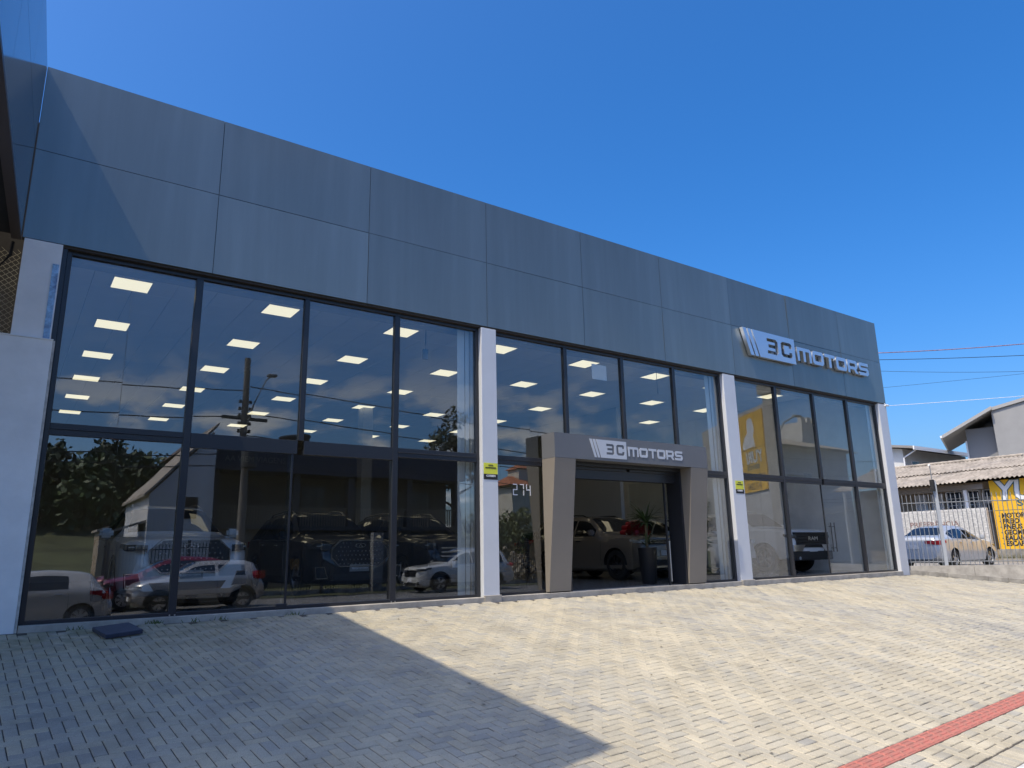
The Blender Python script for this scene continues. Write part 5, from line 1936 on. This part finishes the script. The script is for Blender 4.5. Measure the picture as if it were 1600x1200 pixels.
MB().add([(-.5, .5, 2.2), (4.1, .5, 2.2), (4.1, -4.5, 2.2), (-.5, -4.5, 2.2), (.9, -2, 3.3), (2.7, -2, 3.3)], [(0, 1, 5, 4), (1, 2, 5), (2, 3, 4, 5), (3, 0, 4), (0, 3, 2, 1)]).build('roof', M_ORT, OH)
bx('dormer', 1.6, 3.0, -3, -1.0, 2.4, 4.0, mat('cream wall', (.50, .46, .38), .9), OH)
MB().add([(1.4, -.8, 4.0), (3.2, -.8, 4.0), (3.2, -3.2, 4.0), (1.4, -3.2, 4.0), (2.3, -2, 4.7)], [(0, 1, 4), (1, 2, 4), (2, 3, 4), (3, 0, 4), (0, 3, 2, 1)]).build('dormer_roof', M_ORT, OH)

# advert building to the right of the street
YB = thing('advert_building', 'tall grey building carrying the yellow hoarding, mirrored in the right hand glass', 'building', (0, 0, 0))
e1 = Vector((1.65, -2.8, 0)).normalized()
n1 = Vector((-2.8, -1.65, 0)).normalized()
pr_ = Vector((31.35, -10.9, 0))


def yp(a, d, z):
    """a metres along the wall from the hoarding's near edge, d metres out from the wall"""
    q = pr_ + e1 * a + n1 * d
    return (q.x, q.y, z)


MB().hexa([yp(-.9, -.05, -1.2), yp(9, -.05, -1.2), yp(9, -.5, -1.2), yp(-.9, -.5, -1.2), yp(-.9, -.05, 8.0), yp(9, -.05, 8.0), yp(9, -.5, 8.0), yp(-.9, -.5, 8.0)]).build('wall', M_GREYW, YB)
bx('corner_pier', -.25, .25, -.25, .25, 0, 9.4, M_CONC, YB).location = yp(-1.3, .1, -1.2)
bx('pier_cap', -.45, .45, -.4, .4, 0, .5, M_CONC_D, YB).location = yp(-1.3, .1, 8.2)
HO = thing('yellow_hoarding', 'big yellow garage hoarding with a white figure, mirrored in the right hand glass', 'hoarding', yp(0, .02, 3.62), math.atan2(-e1.y, -e1.x) + 0.0)
# local x runs towards the near edge reversed: build with x from -W (near) to 0
HO.rotation_euler = (0, 0, math.atan2(e1.y, e1.x))
WB = 4.1
bx('board', 0, WB, 0, .06, 0, 4.15, M_MUR, HO)

# hoarding print
def hword(tx, sz, x, z, m_, xs=1.0, b_=.0, d=.004, shear=0.0):
    link('painted_word', text_mesh('painted_word', tx, sz, m_, d, bold=b_, xs=xs, shear=shear), HO, (x, -d - .001, z))


hword('YURI', .86, .30, 1.50, M_TEAL, 1.05, .05, .003, .1)
hword('YURI', .86, .30, 1.50, M_WPR, 1.05, .022, .006, .1)
hword('SERVICE', .30, .75, 1.16, M_TEAL, 1.35, .01)
hword('NACIONAL E IMPORTADO', .36, .22, .62, M_INK, .78, .008)
hword('(41) 3241', .48, .62, .12, M_INK, 1.0, .01)
bx('painted_line', .05, WB - .05, -.003, -.0005, 2.24, 2.27, M_INK, HO)
fig = [(1.05, 2.32), (1.15, 2.9), (1.02, 3.2), (1.10, 3.55), (1.25, 3.85), (1.55, 3.92), (1.82, 3.78), (1.90, 3.45), (1.82, 3.15), (2.3, 2.95), (2.6, 2.62), (2.62, 2.32)]
link('white_figure', curve_mesh('white_figure', [fig], .004, M_WPR), HO, (0, -.006, 0))

# roofed house, tower and lamp further along
RHH = thing('brown_roof_house', 'broad grey house with a pale tiled roof, mirrored in the right hand glass', 'house', (44.5, -19.5, -1.0))
bx('wall', 0, 9.6, -8, 0, 0, 9.0, M_GREYW, RHH)
MB().add([(-.8, .8, 8.9), (10.4, .8, 8.9), (10.4, -8.8, 8.9), (-.8, -8.8, 8.9), (3.4, -4, 10.5), (6.2, -4, 10.5)], [(0, 1, 5, 4), (1, 2, 5), (2, 3, 4, 5), (3, 0, 4), (0, 3, 2, 1)]).build('roof', mat('pale tiles', (.40, .33, .24), .9, var=.3, vscale=3), RHH)
bx('blue_band', .1, 2.8, .001, .05, 6.0, 6.8, mat('sky blue paint', (.10, .30, .55), .6), RHH)
bx('ledge', -.1, 3.0, .001, .3, 6.86, 6.98, M_WPR, RHH)
w = bx('window', 3.4, 4.6, .001, .05, 5.8, 7.1, M_WPR, RHH)
for i in range(2):
    for j in range(3):
        bx('pane', -.55 + i * .56, -.05 + i * .56, .026, .032, .08 + j * .41, .42 + j * .41, mat('sky blue pane', (.10, .22, .36), .1), w)
TW = thing('brick_tower', 'white brick water tower with notched top, mirrored in the right hand glass', 'tower', (55.6, -24, 0))
bx('shaft', 0, 2.4, -2.4, 0, -1, 11.3, M_WBRICK, TW)
for q in range(3):
    bx('merlon', .0 + q * .9, .55 + q * .9, -.3, .02, 11.301, 11.75, M_WBRICK, TW)
SL = thing('street_lamp', 'thin curved street lamp mirrored in the right hand glass', 'street lamp', (36.4, -13.6, -1))
MB().tube([(0, 0, 0), (0, 0, 7.2), (.3, 0, 8.2), (1.0, 0, 9.0), (2.2, 0, 9.5)], [.09, .07, .06, .05, .05], 8).build('pole', M_GALV, SL, smooth=60)
bx('lamp_head', 2.0, 2.7, -.12, .12, 9.44, 9.56, M_GALV, SL, .03)
UP_ = thing('utility_pole', 'tall concrete utility pole crowded with insulators, mirrored in the left windows', 'utility pole', (7.55, -18.2, -.8))
MB().tube([(0, 0, 0), (0, 0, 9.6)], [.17, .115], 14).build('pole', mat('grey concrete pole', (.20, .18, .15), .9, var=.25, vscale=6), UP_, smooth=60)
bx('crossarm', -.9, .9, -.06, .06, 7.0, 7.12, M_DKB, UP_)
for z in (5.9, 6.2, 6.5, 6.8, 7.13, 7.4, 7.7):
    for s_ in (-1, 1):
        MB().lathe([(.001, 0), (.05, 0), (.08, .03), (.05, .07), (.06, .12), (.001, .14)], 10, 'z').build('insulator', M_TRIM, UP_, loc=(s_ * .2, 0, z))
MB().lathe([(.001, 0), (.30, 0), (.32, .1), (.32, .8), (.2, .9), (.001, .9)], 16).build('transformer', mat('transformer paint', (.06, .06, .055), .6), UP_, loc=(.05, .40, 5.0))
MB().tube([(0, .1, 6.4), (.25, .3, 7.6), (.6, .5, 8.6), (.75, .6, 8.8)], .03, 8).build('lamp_arm', M_GALV, UP_, smooth=60)
bx('lamp_head', .62, 1.02, .48, .72, 8.78, 8.90, M_GALV, UP_, .03)
for (z, s, lb) in ((8.0, .5, 'uppermost'), (6.9, .6, 'second'), (6.0, .5, 'third'), (5.4, .7, 'fourth'), (4.9, .45, 'lowest')):
    for (xa, xb, sd) in ((-28, 7.4, 'left'), (7.7, 60, 'right')):
        wire('overhead_wire', (xa, -18.2, z - .4), (xb, -18.2, z - .6 + (0 if xb > 8 else 0)), s if sd == 'left' else s * 1.6, .022, M_WIRE,
             '%s overhead wire running %s from the mirrored utility pole' % (lb, sd), 'wire', 'wires strung from the utility pole')
# cars parked across the street
c, S_ = make_car(HATCH, paint('champagne white paint', (.50, .49, .46), .2), 'pale hatchback cut by the frame of the leftmost mirrored view', 'parked_car', 'car', 'cars parked across the street')
c.scale = (1.08, 1.08, 1.08)
place(c, .62, -13.15, -1.10, R(-90))
c, S_ = make_car(COMPACT, paint('silver beige paint', (.46, .44, .40), .35), 'boxy silver beige compact mirrored across the first mullion', 'parked_car', 'car', 'cars parked across the street')
place(c, 5.15, -13.5, road_z(5, -13.5) + .004, R(-90))
c, S_ = make_car(dict(SUV_B, rails=(2.2, 4.0)), paint('ivory white paint', (.52, .52, .49), .1), 'white SUV mirrored in the pane left of the first grey column', 'parked_car', 'car', 'cars parked across the street')
place(c, 16.25, -16.0, road_z(16, -13) + .004, R(-90))
c, S_ = make_car(dict(HATCH), paint('maroon paint', (.16, .008, .018), .2), 'maroon hatchback parked behind the pale one in the left mirrored view', 'parked_car', 'car', 'cars parked across the street')
c.scale = (1.1, 1.1, 1.1)
place(c, 4.7, -16.3, road_z(4.7, -14) + .004, R(-90))
c, S_ = make_car(dict(SEDAN), paint('deep blue paint', (.012, .016, .035), .3), 'dark saloon mirrored behind the front of the white SUV', 'parked_car', 'car', 'cars parked across the street')
place(c, 23.2, -15.7, road_z(23, -13) + .004, R(-90))

# ---- trees
M_BARK = mat('bark', (.075, .058, .042), .9, var=.4, vscale=12)
LEAFM = [mat('dark leaf', (.030, .050, .016), .6, var=.5, vscale=1.4), mat('mid leaf', (.050, .080, .020), .6, var=.5, vscale=1.4), mat('yellow green leaf', (.085, .105, .028), .6, var=.5, vscale=1.4)]


def tree(name, label, cat, x, y, z, h, rad, kind=0, leaves=1500, size=.16, trunk=True, group=None, squash=.8, sparse=1.0):
    root = thing(name, label, cat, (x, y, z), 0, group)
    if trunk:
        tb = MB()
        hh = h * .62
        tb.tube([(0, 0, -.3), (.05 * rad, .03, hh * .4), (-.04 * rad, .05, hh * .8), (0, 0, h * .8)], [.035 * h, .028 * h, .018 * h, .006 * h], 9)
        for k in range(6):
            a = k * 1.05 + random.uniform(-.3, .3)
            z0 = hh * random.uniform(.45, .9)
            l = rad * random.uniform(.5, .9)
            tb.tube([(0, 0, z0), (math.cos(a) * l * .5, math.sin(a) * l * .5, z0 + l * .35), (math.cos(a) * l, math.sin(a) * l, z0 + l * .6)], [.012 * h, .008 * h, .003 * h], 6)
        tb.build('trunk', M_BARK, root, smooth=60)
    nc = max(10, int(14 * sparse + rad * 5))
    cz = h - rad * squash if trunk else h * .45
    cen = []
    while len(cen) < nc:
        p = RNG.uniform(-1, 1, 3)
        if p @ p < 1:
            cen.append(p * (rad * .82, rad * .82, min(rad * squash, h * .5) * .85) + (0, 0, cz))
    cen = np.array(cen)
    idx = RNG.integers(0, nc, leaves)
    cr = RNG.uniform(.26, .46, nc) * rad
    d = RNG.normal(0, 1, (leaves, 3))
    d /= np.linalg.norm(d, axis=1)[:, None]
    P_ = cen[idx] + d * (cr[idx] * RNG.uniform(.35, 1.0, leaves) ** .6)[:, None]
    if not trunk:
        P_[:, 2] = np.maximum(P_[:, 2], .02)
    a = RNG.normal(0, 1, (leaves, 3)); a /= np.linalg.norm(a, axis=1)[:, None]
    b = np.cross(a, RNG.normal(0, 1, (leaves, 3))); b /= np.linalg.norm(b, axis=1)[:, None]
    s = size * RNG.uniform(.6, 1.3, leaves)[:, None]
    V = np.empty((leaves, 4, 3))
    V[:, 0] = P_ - a * s; V[:, 1] = P_ - b * s * .5; V[:, 2] = P_ + a * s; V[:, 3] = P_ + b * s * .5
    me = bpy.data.meshes.new('crown')
    me.from_pydata(V.reshape(-1, 3).tolist(), [], np.arange(leaves * 4).reshape(-1, 4).tolist())
    me.materials.append(LEAFM[kind])
    link('crown', me, root)
    return root


tree('slender_tree', 'tall slender open crowned tree mirrored left of the first grey column', 'tree', 22.9, -27.5, .5, 9.4, 1.9, 0, 2600, .17, squash=1.7)
HILL = 'trees on the mirrored hilltop'
hill = [(-13, -62, 6.2, 3.8), (-8.5, -60, 6.8, 3.9), (-4.5, -63, 6.0, 3.6), (-1.0, -60, 6.6, 3.8), (2.4, -63, 7.2, 4.0), (5.4, -59, 6.4, 3.6), (8.6, -62, 7.6, 4.2), (11.8, -60, 7.0, 3.9), (15.5, -63, 6.6, 3.8)]
HN = ['first', 'second', 'third', 'fourth', 'fifth', 'sixth', 'seventh', 'eighth', 'ninth', 'tenth', 'eleventh']
for q, (x, y, h, r) in enumerate(sorted(hill)):
    tree('hill_tree', 'bushy dark tree on the mirrored hill, %s from its left end' % HN[q], 'tree', x, y, bank_z(x, y) - .6, h, r, q % 2, 2300, .36, group=HILL, squash=.85)
tree('roadside_tree', 'dense green tree mirrored between the portal and the second grey column', 'tree', 37.0, -20.0, -.6, 5.6, 2.2, 1, 2600, .16)
BUSH = 'bushes on the mirrored bank'
BN = ['first', 'second', 'third', 'fourth', 'fifth', 'sixth', 'seventh', 'eighth', 'ninth', 'tenth']
for q, (x, y, h, r) in enumerate(((22.0, -34, 3.0, 2.4), (25.0, -24.5, 1.6, 1.5), (26.4, -29, 2.6, 2.2), (29.0, -26, 2.0, 1.8), (30.4, -31, 2.6, 2.4), (33.4, -28, 2.8, 2.4), (36.0, -33, 3.2, 2.8), (39.0, -27, 2.6, 2.4), (42.0, -32, 3.0, 2.8), (46, -36, 3.4, 3.0))):
    tree('bush', 'rounded green bush on the mirrored bank, %s from the left of ten' % BN[q], 'bush', x, y, bank_z(x, y) - .2, h, r, (2, 1, 2, 1, 2, 2, 1, 2, 1, 2)[q], 1300, .16, trunk=False, group=BUSH)
tree('garden_tree', 'small yellow green tree mirrored under the yellow hoarding', 'tree', 33.0, -17.8, -.8, 3.6, 1.5, 2, 1500, .14)

# brush and rubble pile on the vacant lot
rb = MB()
for q in range(260):
    x, y = random.gauss(22.6, 1.3), random.gauss(-20.0, .7)
    hgt = max(.05, 1.7 * math.exp(-((x - 22.6) / 1.7) ** 2) * random.random() ** .7)
    z = bank_z(x, y) + hgt - .1
    s = random.uniform(.05, .17)
    p = [(random.uniform(-1, 1) * s, random.uniform(-1, 1) * s, random.uniform(-1, 1) * s) for _ in range(4)]
    o = [(x - s, y - s, z - s), (x + s, y - s, z - s * .8), (x + s, y + s, z - s), (x - s, y + s, z - s * .7), (x - s * .7, y - s * .6, z + s * .5), (x + s * .6, y - s * .7, z + s * .7), (x + s * .7, y + s * .5, z + s * .4), (x - s * .5, y + s * .6, z + s * .6)]
    rb.hexa(o)
tag(rb.build('rubble', mat('pale rubble', (.42, .38, .31), .95, var=.5, vscale=3)), 'heap of pale rubble on the vacant lot across the street', 'rubble', kind='stuff')
br = MB()
for q in range(900):
    x, y = random.gauss(22.6, 1.5), random.gauss(-19.8, .8)
    hgt = 2.2 * math.exp(-((x - 22.6) / 1.8) ** 2) * random.random()
    z = bank_z(x, y) + hgt
    a, e, l = random.uniform(0, 6.28), random.uniform(-.5, .7), random.uniform(.25, .8)
    d = Vector((math.cos(a) * math.cos(e), math.sin(a) * math.cos(e), math.sin(e))) * l
    w = .011
    br.add([(x, y, z - w), (x, y, z + w), (x + d.x, y + d.y, z + d.z + w * .4), (x + d.x, y + d.y, z + d.z - w * .4)], [(0, 1, 2, 3)])
tag(br.build('brush_pile', mat('dry twigs', (.20, .145, .085), .9, var=.5, vscale=5), fix=False), 'pile of dry cut branches on the vacant lot across the street', 'brush', kind='stuff')
bpy.context.view_layer.update()
